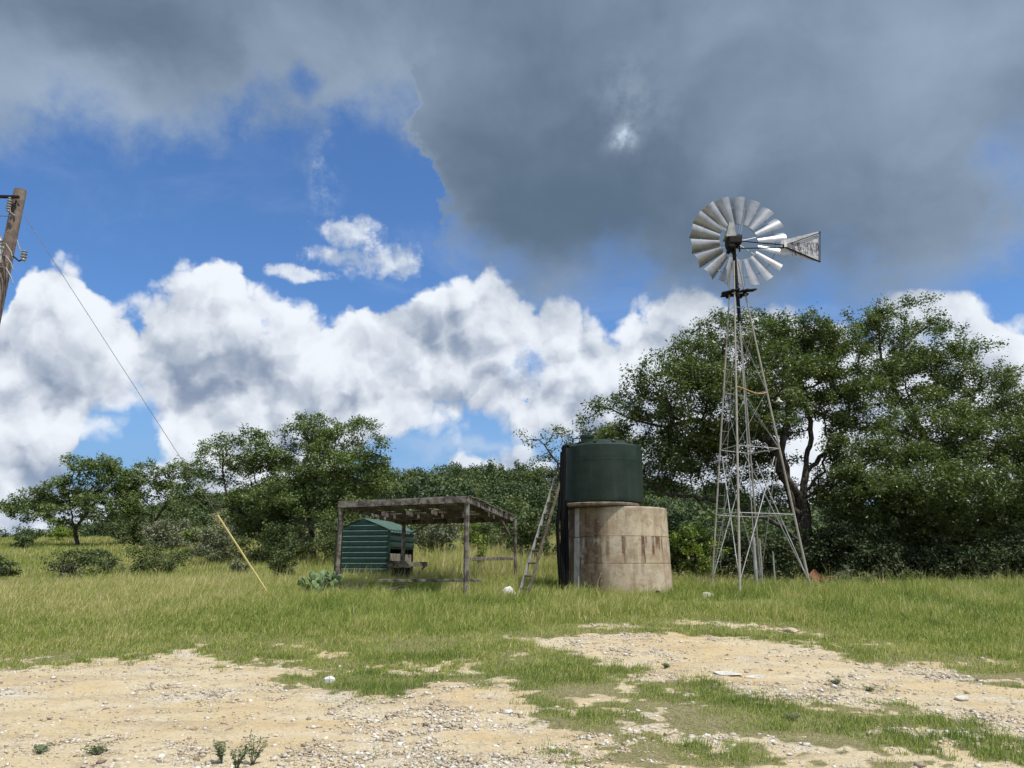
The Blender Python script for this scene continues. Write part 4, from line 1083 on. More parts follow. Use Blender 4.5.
    MB().add(o4 + back, [(0, 1, 2, 3), (7, 6, 5, 4), (0, 4, 5, 1), (1, 5, 6, 2), (2, 6, 7, 3), (3, 7, 4, 0)]).build('tail_vane', vm, root, offset=O)
    MB().box(T(785.5, 244, -.03), (0.09, 0.02, 0.20)).build('vane_clamp', WHITE, root, offset=O)
windmill()

# ------------------------------------------------------------------ concrete cistern with its tank
def concrete():
    m = bpy.data.materials.new('stained_concrete'); m.use_nodes = True; t = m.node_tree; g = G(t)
    bs = t.nodes['Principled BSDF']; bs.inputs['Roughness'].default_value = 0.92; bs.inputs['Specular IOR Level'].default_value = 0.15
    P = g.node('ShaderNodeTexCoord').outputs['Object']; X, Y, Z = g.sep(P)
    an = g.m('ARCTAN2', X, g.mul(Y, -1.0))      # 0 faces the camera side, left negative
    cyl = g.comb(g.mul(an, 1.45), 0.0, Z)
    n1 = g.noise(cyl, 1.6, 6, 0.65); n2 = g.noise(cyl, 9.0, 5, 0.7)
    st = g.noise(g.v('MULTIPLY', cyl, (1, 1, 0.10)), 6.5, 5, 0.6)
    c = g.mix(g.ss(n1, 0.35, 0.65), (0.36, 0.275, 0.18, 1), (0.52, 0.44, 0.31, 1))
    c = g.mix(g.mul(g.ss(n2, 0.5, 0.75), 0.45), c, (0.25, 0.20, 0.145, 1))
    low = g.ss(Z, 0.95, 0.55)
    c = g.mix(g.mul(low, 0.35), c, (0.46, 0.38, 0.28, 1))
    c = g.mix(g.mul(g.ss(st, 0.50, 0.64), 0.45), c, (0.22, 0.14, 0.085, 1))
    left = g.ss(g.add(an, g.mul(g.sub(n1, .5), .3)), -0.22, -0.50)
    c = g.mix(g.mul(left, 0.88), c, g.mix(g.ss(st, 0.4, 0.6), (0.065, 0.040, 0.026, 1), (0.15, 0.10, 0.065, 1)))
    # rust streaks hanging from the middle joint
    def streak(a0, w, z0, z1, s=1.0):
        e = g.mul(g.add(g.sub(1.0, g.ss(g.m('ABSOLUTE', g.sub(an, a0)), w * 0.4, w)), 0), g.mul(g.ss(Z, z1, z1 + 0.18), g.ss(Z, z0 + 0.01, z0 - 0.02)))
        return g.mul(e, g.mul(s, g.ss(n2, 0.25, 0.5)))
    pt = g.noise(g.v('ADD', cyl, (3, 0, 5)), 2.6, 6, 0.7)
    c = g.mix(g.mul(g.ss(pt, 0.53, 0.60), 0.55), c, (0.25, 0.195, 0.13, 1))
    c = g.mix(g.mul(g.ss(pt, 0.44, 0.38), 0.5), c, (0.50, 0.46, 0.37, 1))
    SK = None
    for a0, w, z1, s in ((-0.01, .030, .92, .9), (0.02, .05, 1.1, .6), (0.37, .045, .93, 1), (0.44, .03, 1.1, .8), (0.60, .045, .93, 1), (0.72, .075, 1.12, 1), (0.78, .04, 1.05, 1), (0.86, .03, .98, .8), (-0.28, .05, .9, .5), (-.42, .04, .7, .6)):
        q = streak(a0, w, 1.5, z1, s); SK = q if SK is None else g.mx(SK, q)
    c = g.mix(g.mul(SK, 0.9), c, (0.11, 0.050, 0.022, 1))
    wl = g.mul(g.ss(g.noise(g.v('MULTIPLY', cyl, (1, 1, 0.3)), 5.0, 4, 0.6), 0.50, 0.62), g.mul(g.ss(Z, 1.0, 1.3), g.ss(Z, 1.5, 1.42)))
    c = g.mix(g.mul(wl, 0.55), c, (0.42, 0.40, 0.36, 1))
    # darker olive tone towards the rim
    c = g.mix(g.mul(g.ss(Z, 2.05, 2.32), 0.35), c, (0.17, 0.16, 0.12, 1))
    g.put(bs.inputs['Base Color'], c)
    b = g.node('ShaderNodeBump'); b.inputs['Strength'].default_value = 0.8; b.inputs['Distance'].default_value = 0.015
    g.put(b.inputs['Height'], g.add(n2, g.mul(n1, 1.5))); g.l.new(b.outputs[0], bs.inputs['Normal'])
    return m
CONC = concrete()
CONC2 = mat('rim_concrete', (0.24, 0.205, 0.155), 0.92, 0, 0.15, noise=7, c2=(0.11, 0.085, 0.06), bump=(30, 0.8))
LIMEW = mat('whitewashed_strip', (0.42, 0.42, 0.38), 0.9, 0, 0.15, noise=4, c2=(0.30, 0.29, 0.25), bump=(30, 0.6))

def cistern():
    c = Vector((CIS[0], CIS[1], float(gz(*CIS)) - 0.02))
    top = at(617, 506, c.y - 1.43).z - c.z
    root = empty('cistern', c, 'round tan concrete cistern with brown rust streaks and moulded joints under the green tank', 'cistern')
    rb = 1.51; rt = 1.43
    def rad(z): return rb + (rt - rb) * z / top
    prof = [(rad(-.3), -0.3)]
    for z in (0.80, 1.50):
        prof += [(rad(z - .012), z - .014), (rad(z) - .018, z - .006), (rad(z) - .018, z + .006), (rad(z + .012) - .004, z + .014)]
    prof += [(rad(top - .03), top - 0.03), (rad(top) - .03, top), (rad(top) - .16, top), (rad(top) - .16, top - 0.4), (0, top - 0.4)]
    wob = lambda a, z: 0.004 * math.sin(3 * a + 1) + 0.003 * math.sin(7 * a + z * 2)
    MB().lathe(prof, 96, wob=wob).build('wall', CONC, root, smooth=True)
    # vertical form joints as raised fins of mortar
    for a in (-0.44, 0.02, 0.40):
        x, y = math.sin(a), -math.cos(a)
        z0, z1 = (0.82, 1.48)
        MB().beam(Vector((x * rad(z0), y * rad(z0), z0)), Vector((x * rad(z1), y * rad(z1), z1)), 0.014, 0.012, up=(x, y, 0), bev=0).build('form_joint', CONC2, root)
    a = math.asin((579 - 617.0) / 48.0)
    x, y = math.sin(a), -math.cos(a)
    for (z0, z1, w) in ((-0.2, 1.47, .18), (1.49, top - .02, .15)):
        MB().beam(Vector((x * (rad(z0) + .01), y * (rad(z0) + .01), z0)), Vector((x * (rad(z1) + .01), y * (rad(z1) + .01), z1)), w, 0.06, up=(x, y, 0), bev=0.01).build('buttress', LIMEW, root)
    # tank slab: overhangs to the front left
    sc = Vector(((at(599, 500, 20.9)).x * 1.045, 21.63, c.z + top + 0.003)) - c
    wb = lambda a, z: 0.012 * math.sin(5 * a) + 0.008 * math.sin(11 * a + 1)
    MB().lathe([(1.07, 0.0), (1.13, 0.03), (1.135, 0.085), (1.09, 0.105)], 72, c=sc, wob=wb).build('slab', CONC2, root, smooth=True)
    # raised bit of rim right of the slab
    # drain hole at the foot
    a = 0.62; x, y = math.sin(a), -math.cos(a)
    MB().tube([Vector((x * 1.40, y * 1.40, 0.05)), Vector((x * 1.56, y * 1.56, 0.04))], 0.07, 10).build('drain_pipe', BLACKP, root)
    # the tank
    tc = Vector((at(603.5, 470, 21.6).x, 21.72, c.z + top + 0.112))
    zt = at(604, 442.5, tc.y - 1.1).z - tc.z
    tr = empty('water_tank', tc, 'dark green ribbed plastic water tank standing on the concrete cistern', 'water tank')
    r0 = 1.10
    pf = [(r0 - .05, 0), (r0, 0.04)]
    n = 5
    for i in range(n):
        z0 = 0.04 + (zt - 0.34) * i / n; z1 = 0.04 + (zt - 0.34) * (i + 1) / n
        pf += [(r0 + .004, z0 + .03), (r0 + .007, (z0 + z1) / 2), (r0 + .004, z1 - .03)]
    pf += [(r0 + .004, zt - 0.50), (r0 - 0.012, zt - .47), (r0 + .010, zt - .44), (r0 + .004, zt - .38), (r0 - 0.02, zt - .03), (r0 - .06, zt + .01), (0.80, zt + .12), (0.45, zt + .20), (0.2, zt + .23), (0, zt + .235)]
    MB().lathe(pf, 72).build('tank_body', TANKM, tr, smooth=True)
    # moulded ribs on the dome
    for k in range(12):
        a = 2 * PI * k / 12 + .2
        MB().beam((1.03 * math.cos(a), 1.03 * math.sin(a), zt + .045), (0.5 * math.cos(a), 0.5 * math.sin(a), zt + .195), 0.07, 0.03).build('dome_rib', TANKM, tr)
    lx = -0.50
    MB().lathe([(0.17, -0.12), (0.17, 0.12), (0.19, 0.13), (0.19, 0.19), (0.16, 0.21), (0, 0.215)], 28, c=(lx, -0.62, zt + 0.07)).build('hatch', TANKM, tr, smooth=True)
    MB().lathe([(0.05, -0.1), (0.05, 0.06), (0.075, 0.07), (0.075, 0.10), (0, 0.11)], 14, c=(0.87, -0.42, zt + 0.06)).build('vent_cap', TANKM, tr, smooth=True)
    # black pipes down the left side
    pr = empty('standpipe', Vector((at(563, 590, 21.0).x, 21.0, float(gz(at(563, 590, 21.0).x, 21.0)))), 'bundle of black pipes and hose rising beside the cistern to the tank top', 'pipe')
    def PP(px, py, Y=21.1): return at(px, py, Y) - pr.location
    for pts, r_ in (([(563.5, 592), (563, 560), (562.5, 520), (563.5, 480), (564, 447)], .062), ([(566, 590), (567, 570), (566.5, 530), (566, 500)], .055),
                    ([(561, 585), (558.5, 555), (557.5, 525), (560, 500), (561.5, 470), (562, 452)], .05), ([(565, 592), (563, 588), (561, 560), (564, 520)], .06)):
        k = []
        for i in range(len(pts) - 1):
            for j in range(5): t = j / 5; k.append(PP(pts[i][0] * (1 - t) + pts[i + 1][0] * t, pts[i][1] * (1 - t) + pts[i + 1][1] * t))
        k.append(PP(*pts[-1])); MB().tube(k, r_, 8).build('pipe', BLACKP, pr, smooth=True)
    e = PP(564, 447); MB().tube([e, e + Vector((.05, .1, .06)), e + Vector((.22, .4, .06))], 0.045, 8).build('elbow', BLACKP, pr, smooth=True)
    # ladder
    A = at(522.0, 590, 20.4); A.z = float(gz(A.x, A.y)); B = at(559, 476, 21.25)
    lr = empty('ladder', A, 'old wooden ladder leaning against the cistern from the left', 'ladder')
    d = (B - A).normalized(); side = Vector((0.62, -0.70, 0.0)); side = (side - d * side.dot(d)).normalized()
    L = (B - A).length
    for s_ in (-1, 1):
        MB().beam(side * s_ * .17 - d * .15, (B - A) + side * s_ * .13, 0.035, 0.075, up=side.cross(d), bev=.006).build('rail', LIT_RAIL if s_ < 0 else WOOD2, lr)  # facing rail pale, the other dark: light and shade put into the colours
    k = 10
    for i in range(k):
        p = d * (L * (i + 0.7) / k)
        MB().beam(p - side * .15, p + side * .15, 0.06, 0.03, up=d, bev=.004).build('rung', WOOD2, lr)
cistern()

# ------------------------------------------------------------------ shelter
def shelter():
    N = at(467, 503, 20.0); Rr = at(515, 519, 24.4); L = at(341, 508, 21.4)
    F = L + (Rr - N); F.z = Rr.z + (L.z - N.z) - 0.08; F.x -= .12
    base = Vector((N.x, N.y, float(gz(N.x, N.y))))
    root = empty('wooden_shelter', base, 'weathered grey open shelter of posts and planks with a sagging flat roof', 'shelter')
    rnd = random.Random(9)
    def g0(p): return Vector((p.x, p.y, float(gz(p.x, p.y)) - 0.1))
    for p, w, lean in ((N, .13, (0, 0)), (Rr, .10, (.02, 0)), (L, .13, (-.01, 0)), (F, .13, (0, 0))):
        b = g0(p) + Vector((lean[0], lean[1], 0)); mid = b.lerp(p, .5) + Vector((rnd.uniform(-.015, .015), 0, 0))
        MB().tube([b, mid, p], [w * .56, w * .53, w * .5], 7).build('post', WOOD, root, offset=base)
    # second thin post next to the left one
    L2 = L.lerp(F, 0.07) + Vector((-0.10, 0, -.04)); MB().tube([g0(L2), L2], .045, 6).build('post', WOOD2, root, offset=base)
    ex = (N - L).normalized(); ey = (Rr - N).normalized(); up = ex.cross(ey).normalized()
    if up.z < 0: up = -up
    def Q(u, v, h=0): return L + (N - L) * u + (F - L) * v + up * h
    th = 0.16
    for nm, a, b in (('front_beam', Q(-.02, -.01, th / 2), Q(1.02, -.01, th / 2)), ('side_beam', Q(1.01, -.02, th / 2), Q(1.01, 1.06, th / 2)), ('side_beam', Q(-.01, -.02, th / 2), Q(-.01, 1.03, th / 2)), ('back_beam', Q(-.02, 1.0, th / 2), Q(1.02, 1.0, th / 2))):
        MB().beam(a, b, 0.045, th, up=up, bev=.006).build(nm, WOOD, root, offset=base)
    for k in range(5):
        u = (k + .5) / 5 + rnd.uniform(-.02, .02)
        MB().beam(Q(u, 0.005, .07), Q(u, .995, .07), 0.045, 0.12, up=up, bev=.004).build('rafter', WOOD2, root, offset=base)
    # roof boards running along the front, some missing on the far left half
    n = 25; b_ = []
    for k in range(n):
        v = (k + .5) / n; wv = (F - L).length / n
        u0, u1 = -.03, 1.03
        if k in (11, 12, 13, 16): u0 = .56
        if k in (17, 20): u1 = .70
        MB().beam(Q(u0 + rnd.uniform(-.012, .012), v, th + .016 + rnd.uniform(0, .008)), Q(u1 + rnd.uniform(-.012, .012), v, th + .016 + rnd.uniform(0, .008)), wv * rnd.uniform(.84, .95), 0.022, up=up, bev=.003).build('roof_board', WOOD, root, offset=base)
    # blocks on the inside of the back beam
    for k in range(6):
        u = .30 + k * .11
        MB().beam(Q(u, .985, -.02), Q(u, .985, .06), 0.05, .06, up=ey, bev=0).build('block', WOOD2, root, offset=base)
    # knee braces
    MB().beam(Q(0.02, .98, -.42) , Q(.24, .98, -.02), .04, .08, up=(0, 1, 0), bev=.004).build('knee_brace', WOOD2, root, offset=base)
    MB().beam(Q(1.0, .96, -.42), Q(1.0, .72, -.03), .04, .09, up=up, bev=.004).build('knee_brace', WOOD2, root, offset=base)
    # rails
    def low(p, z): return Vector((p.x, p.y, float(gz(p.x, p.y)) + z))
    MB().beam(at(466, 559, 20.0), at(514, 558.5, 24.4), .04, .09, bev=.005).build('rail', WOOD, root, offset=base)
    MB().beam(at(378, 580.5, 20.9), at(482, 580.5, 20.6), .04, .07, bev=.005).build('ground_rail', WOOD, root, offset=base)
    # work bench at the back left post
    A = low(F, .78)
    br = empty('work_bench', low(F, 0), 'grey plank bench with a diagonal support under the left half of the shelter roof', 'bench')
    O2 = br.location
    ux = Vector((1, 0.12, 0)).normalized(); uy = Vector((-.12, 1, 0)).normalized()
    A2 = at(402, 562.5, 24.2); br.location = O2 = Vector((A2.x, A2.y, float(gz(A2.x, A2.y))))
    for k in range(4): MB().beam(A2 - ux * .45 + uy * (.18 * k), A2 + ux * .78 + uy * (.18 * k), .17, .035, bev=.004).build('top_plank', WOOD, br, offset=O2)
    MB().beam(A2 - ux * .45 - uy * .1 - Vector((0, 0, .07)), A2 + ux * .78 - uy * .1 - Vector((0, 0, .07)), .035, .10, bev=.004).build('apron', WOOD, br, offset=O2)
    MB().beam(A2 + ux * .74 - uy * .08 - Vector((0, 0, .07)), A2 + ux * .30 - uy * .08 - Vector((0, 0, .52)), .035, .06, bev=.004).build('diagonal_support', WOOD2, br, offset=O2)
    for dx in (-.35, .30): MB().beam(A2 + ux * dx - Vector((0, 0, .05)), A2 + ux * dx - Vector((0, 0, .8)), .07, .07, up=(0, 1, 0), bev=.004).build('leg', WOOD2, br, offset=O2)
    MB().box(A2 + ux * -.02 + uy * .2 - Vector((0, 0, .40)), (.55, .35, .5), bev=.02).build('crate_under_bench', DARKIRON, br, offset=O2).name = 'bench_box'
    # slumped boards in the grass before it
    d0 = at(388, 588, 20.6); d0.z = float(gz(d0.x, d0.y)) + .10
    db = empty('fallen_boards', d0, 'two grey boards lying slumped in the grass before the shelter', 'boards')
    MB().beam(Vector((-.35, -.1, -.04)), Vector((.40, .5, .16)), .16, .03).build('board', WOOD2, db); MB().beam(Vector((-.2, .1, 0)), Vector((.5, .35, .06)), .12, .03).build('board', WOOD, db)
    # pile of dead sticks left
    d1 = at(352, 580, 20.9); d1.z = float(gz(d1.x, d1.y))
    sb = MB()
    for k in range(46):
        a = rnd.random() * 6.28; p = Vector((rnd.gauss(0, .38), rnd.gauss(0, .25), rnd.uniform(.02, .16)))
        q = p + Vector((math.cos(a) * .35, math.sin(a) * .2, rnd.uniform(.05, .34))); sb.tube([p, p.lerp(q, .5) + Vector((rnd.gauss(0, .03), 0, rnd.gauss(0, .03))), q], [.014, .010, .005], 5)
    o = sb.build('brush_pile', WOOD2, None); o.location = d1; tag(o, 'heap of dry dark branches under the left post of the shelter', 'brush pile', kind='stuff')
shelter()

# ------------------------------------------------------------------ green sheet-metal shed
def shed():
    W, D, He, Hp = 1.90, 2.3, 1.66, 2.02
    p = at(361.5, 579, 26.4); b = Vector((p.x, 26.4, at(361, 579, 26.4).z - .04))
    ez = R(-13)
    root = empty('metal_shed', b, 'small dark green corrugated metal shed behind the left side of the shelter', 'shed', rz=ez)
    # corrugated front: ribs are raised horizontal pans
    def outline(z):      # half width of the gable at height z, rounded eaves
        if z <= He - .12: return W / 2
        if z <= He: return W / 2 - (z - He + .12) * .5
        return (W / 2 - .06) * max(0, (Hp - z) / (Hp - He))
    n = 11; V = []; F = []
    k = 0
    zs = []
    for i in range(n):
        z0 = .04 + (Hp - .06) * i / n; h = (Hp - .06) / n
        zs += [(z0, 0.0), (z0 + h * .14, -.004), (z0 + h * .20, -.05), (z0 + h * .80, -.045), (z0 + h, 0.0)]
    m = MB()
    for (z, y), (z2, y2) in zip(zs, zs[1:]):
        if z2 - z < 1e-5: continue
        a, c = outline(z), outline(z2); m.add([(-a, y, z), (a, y, z), (c, y2, z2), (-c, y2, z2)], [(0, 1, 2, 3)])
    m.add([(-W / 2, .02, .02), (W / 2, .02, .02), (W / 2 - .06, .02, He), (0, .02, Hp - .02), (-W / 2 + .06, .02, He)], [(0, 4, 3, 2, 1)])
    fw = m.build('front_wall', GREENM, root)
    fw.data.materials.append(mat('sunlit_rib_green', (0.20, 0.33, 0.28), 0.6, 0, 0.3, noise=4, c2=(0.13, 0.24, 0.2)))  # paler green for the upper rib slopes: sunlight put into the colour
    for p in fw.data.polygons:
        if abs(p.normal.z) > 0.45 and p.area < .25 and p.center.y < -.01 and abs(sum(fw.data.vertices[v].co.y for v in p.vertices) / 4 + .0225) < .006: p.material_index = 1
    t = MB()
    t.beam((-W / 2, -.05, 0), (-W / 2, -.05, He - .1), .06, .05, up=(0, 1, 0)); t.beam((W / 2, -.05, 0), (W / 2, -.05, He - .1), .07, .05, up=(0, 1, 0))
    t.build('corner_trim', GREENM, root)
    # side walls: the right one covers only the upper part
    def side(x, zlo, nm, y1=D):
        s = MB(); nn = max(2, int((He - zlo) / .165)); h = (He - zlo) / nn
        for i in range(nn):
            z0 = zlo + i * h; pr = [(z0, 0), (z0 + h * .2, 0), (z0 + h * .36, .03), (z0 + h * .85, .03), (z0 + h, 0)]
            for (za, oa), (zb, ob) in zip(pr, pr[1:]):
                sg = 1 if x > 0 else -1
                s.add([(x + oa * sg, 0, za), (x + oa * sg, y1, za), (x + ob * sg, y1, zb), (x + ob * sg, 0, zb)], [(0, 1, 2, 3)])
        s.build(nm, GREENM, root)
    side(-W / 2, .02, 'side_wall'); side(W / 2, 1.02, 'side_wall')
    # roof: two ribbed pans
    r_ = MB(); ov = .06
    for sg in (-1, 1):
        nn = 9
        for i in range(nn):
            y0 = -.06 + (D + .12) * i / nn; h = (D + .12) / nn; pr = [(y0, 0), (y0 + h * .7, 0), (y0 + h * .78, .025), (y0 + h * .92, .025), (y0 + h, 0)]
            for (ya, oa), (yb, ob) in zip(pr, pr[1:]):
                A0 = (sg * .001, ya, Hp + .01 + oa); A1 = (sg * .001, yb, Hp + .01 + ob); B0 = (sg * (W / 2 - .03), ya, He + .02 + oa); B1 = (sg * (W / 2 - .03), yb, He + .02 + ob)
                C0 = (sg * (W / 2 + ov), ya, He - .10 + oa); C1 = (sg * (W / 2 + ov), yb, He - .10 + ob)
                r_.add([A0, A1, B1, B0], [(0, 1, 2, 3)]); r_.add([B0, B1, C1, C0], [(0, 1, 2, 3)])
    rf = mat('green_roof_sheet', (0.035, 0.082, 0.062), 0.55, 0, 0.3, noise=4, c2=(0.065, 0.115, 0.09))
    r_.build('roof', rf, root)
    for (x, y) in ((W / 2 - .03, D), (-W / 2 + .03, D), (W / 2 - .03, D * .5)):
        MB().beam((x, y, 0), (x, y, He), .05, .05, up=(0, 1, 0)).build('leg', DARKIRON, root)
    # feed rack / clutter inside the open side
    MB().beam((W / 2 - .05, .2, .75), (W / 2 - .05, D - .1, .72), .03, .25).build('side_board', WOOD, root)
    m = MB(); m.box((0, D, .9), (W - .06, .02, 1.7)); m.build('back_wall', GREENM, root)
shed()

# ------------------------------------------------------------------ small things round the site
def pear():
    p = at(325, 585, 20.9); b = Vector((p.x, p.y, float(gz(p.x, p.y)) - .02))
    pm = mat('cactus_pad', (0.12, 0.185, 0.075), 0.65, 0, 0.25, noise=9, c2=(0.18, 0.25, 0.11), bump=(60, .3))
    root = empty('prickly_pear', b, 'pale blue green prickly pear at the left foot of the shelter', 'cactus')
    rnd = random.Random(4); m = MB(); done = []
    def pad(c, d, size, yaw):
        d = d.normalized(); w = Vector((math.cos(yaw), math.sin(yaw), 0)); w = (w - d * w.dot(d)).normalized(); nn = d.cross(w)
        n = 14; prof = []
        rings = [(0.0, .12), (.12, .5), (.35, .85), (.6, 1.0), (.82, .85), (.95, .5), (1.0, .08)]
        V = []; F = []
        for (t, r_) in rings:
            for j in range(n):
                a = 2 * PI * j / n; V.append(c + d * size * t + w * math.cos(a) * size * .40 * r_ + nn * math.sin(a) * size * .075 * (r_ + .25))
        for i in range(len(rings) - 1):
            for j in range(n): a = i * n + j; q = i * n + (j + 1) % n; F.append((a, q, q + n, a + n))
        F.append(tuple(range(n))[::-1]); F.append(tuple((len(rings) - 1) * n + j for j in range(n)))
        m.add(V, F)
    def growp(c, d, size, lvl):
        pad(c, d, size, rnd.random() * 3.14)
        if lvl == 0: return
        for k in range(rnd.choice((2, 2, 3))):
            dd = (d + Vector((rnd.gauss(0, .55), rnd.gauss(0, .5), rnd.uniform(-.05, .35)))).normalized(); growp(c + d.normalized() * size * rnd.uniform(.8, .95), dd, size * rnd.uniform(.8, 1.0), lvl - 1)
    for k in range(7): growp(Vector((rnd.uniform(-.30, .30), rnd.uniform(-.2, .2), 0)), Vector((rnd.gauss(0, .5), rnd.gauss(0, .4), 1.3)), .27, 2)
    m.build('pads', pm, root, smooth=True)
pear()

def rock(name, label, px, py, sz, seed, col=(0.62, 0.59, 0.52), cat='rock', Y=None):
    if Y is None: x, y = ground_at(px, py)
    else: x, y = at(px, py, Y).x, Y
    rnd = random.Random(seed); bm = bmesh.new(); bmesh.ops.create_icosphere(bm, subdivisions=3, radius=1)
    pl = [(Vector((rnd.gauss(0, 1), rnd.gauss(0, 1), rnd.gauss(0, .8))).normalized(), rnd.uniform(.6, .85)) for _ in range(9)]
    for v in bm.verts:
        for n, d in pl:
            e = v.co.dot(n) - d
            if e > 0: v.co -= n * e
        v.co *= 1 + rnd.uniform(-.02, .02)
        v.co = Vector((v.co.x * sz[0], v.co.y * sz[1], v.co.z * sz[2]))
    me = bpy.data.meshes.new(name); bm.to_mesh(me); bm.free()
    me.materials.append(mat('limestone', col, .9, 0, .15, noise=12, c2=tuple(c * .72 for c in col), bump=(25, .8)))
    o = link(name, me, None, (x, y, float(gz(x, y)) + sz[2] * .35)); o.rotation_euler.z = rnd.random() * 6
    return tag(o, label, cat)
rock('rock', 'white rounded rock on the turf edge beside the left dirt patch', 329, 683, (.085, .07, .06), 1, (.72, .70, .66))
rock('rock', 'flat white stone slab bedded in the dirt below the windmill', 727, 675, (.24, .13, .03), 2, (.62, .59, .52))
rock('rock', 'small flat white stone right of the bedded slab', 755, 678, (.16, .10, .03), 3, (.58, .55, .48))
rock('rock', 'white lump in the grass at the foot of the ladder', 510, 586, (.24, .14, .22), 4, (.72, .72, .70), Y=20.3)
rock('rock', 'small white lump left of the ladder under the shelter corner', 494, 583, (.07, .07, .07), 5, (.75, .75, .74), Y=21.2)
rock('rock', 'pale round stone in the grass under the left windmill leg', 707, 599, (.34, .2, .09), 6, (.42, .42, .32), Y=20.7)
rock('rock', 'buff stone half buried at the grass edge below the windmill', 790, 632, (.22, .14, .06), 7, (.50, .43, .30))
rock('rock', 'grey stone in the dirt near the middle of the left patch', 507, 713, (.09, .07, .03), 8, (.55, .53, .48))
rock('rock', 'pale stone near the right edge of the dirt strip', 962, 700, (.10, .07, .035), 10, (.60, .57, .50))

def scrap():
    b0 = at(815, 590, 22.9); z = float(gz(b0.x, b0.y)); b = Vector((b0.x, b0.y, z))
    root = empty('metal_scrap', b, 'rusty red brown metal chute slumped against the right windmill foot', 'scrap metal')
    def Q(px, py, Y=22.9): return at(px, py, Y) - b
    a, c = Q(811, 572), Q(833, 598)
    MB().beam(a, c, .30, .02, up=(0.3, -1, .5)).build('plate', RUST, root)
    MB().beam(a + Vector((.1, .06, .05)), c + Vector((.12, .06, .08)), .04, .08, up=(0, 0, 1)).build('flange', RUST, root)
    MB().tube([Q(812, 577), Q(822, 581), Q(829, 577), Q(834, 577)], .02, 6).build('bent_pipe', RUST, root)
    MB().tube([Q(824, 586), Q(831, 579)], .025, 6).build('bar', DARKIRON, root)
scrap()

def lamp():
    c = at(778.5, 401, 25.6)
    root = empty('yard_lamp', c, 'white enamel lamp shade hanging before the great oak beside the right windmill leg', 'lamp')
    MB().lathe([(.155, -.055), (.15, -.035), (.10, .0), (.055, .035), (.045, .10), (.03, .13), (0.0, .135)], 28).build('shade', WHITE, root, smooth=True)
    MB().lathe([(0, -.05), (.035, -.04), (.04, 0), (.02, .03)], 12).build('bulb', WHITE, root, smooth=True)
    MB().tube([(0, 0, .12), (.02, .05, .35), (.10, .6, .75), (.2, 1.4, .9)], .012, 6).build('bracket', DARKIRON, root)
lamp()

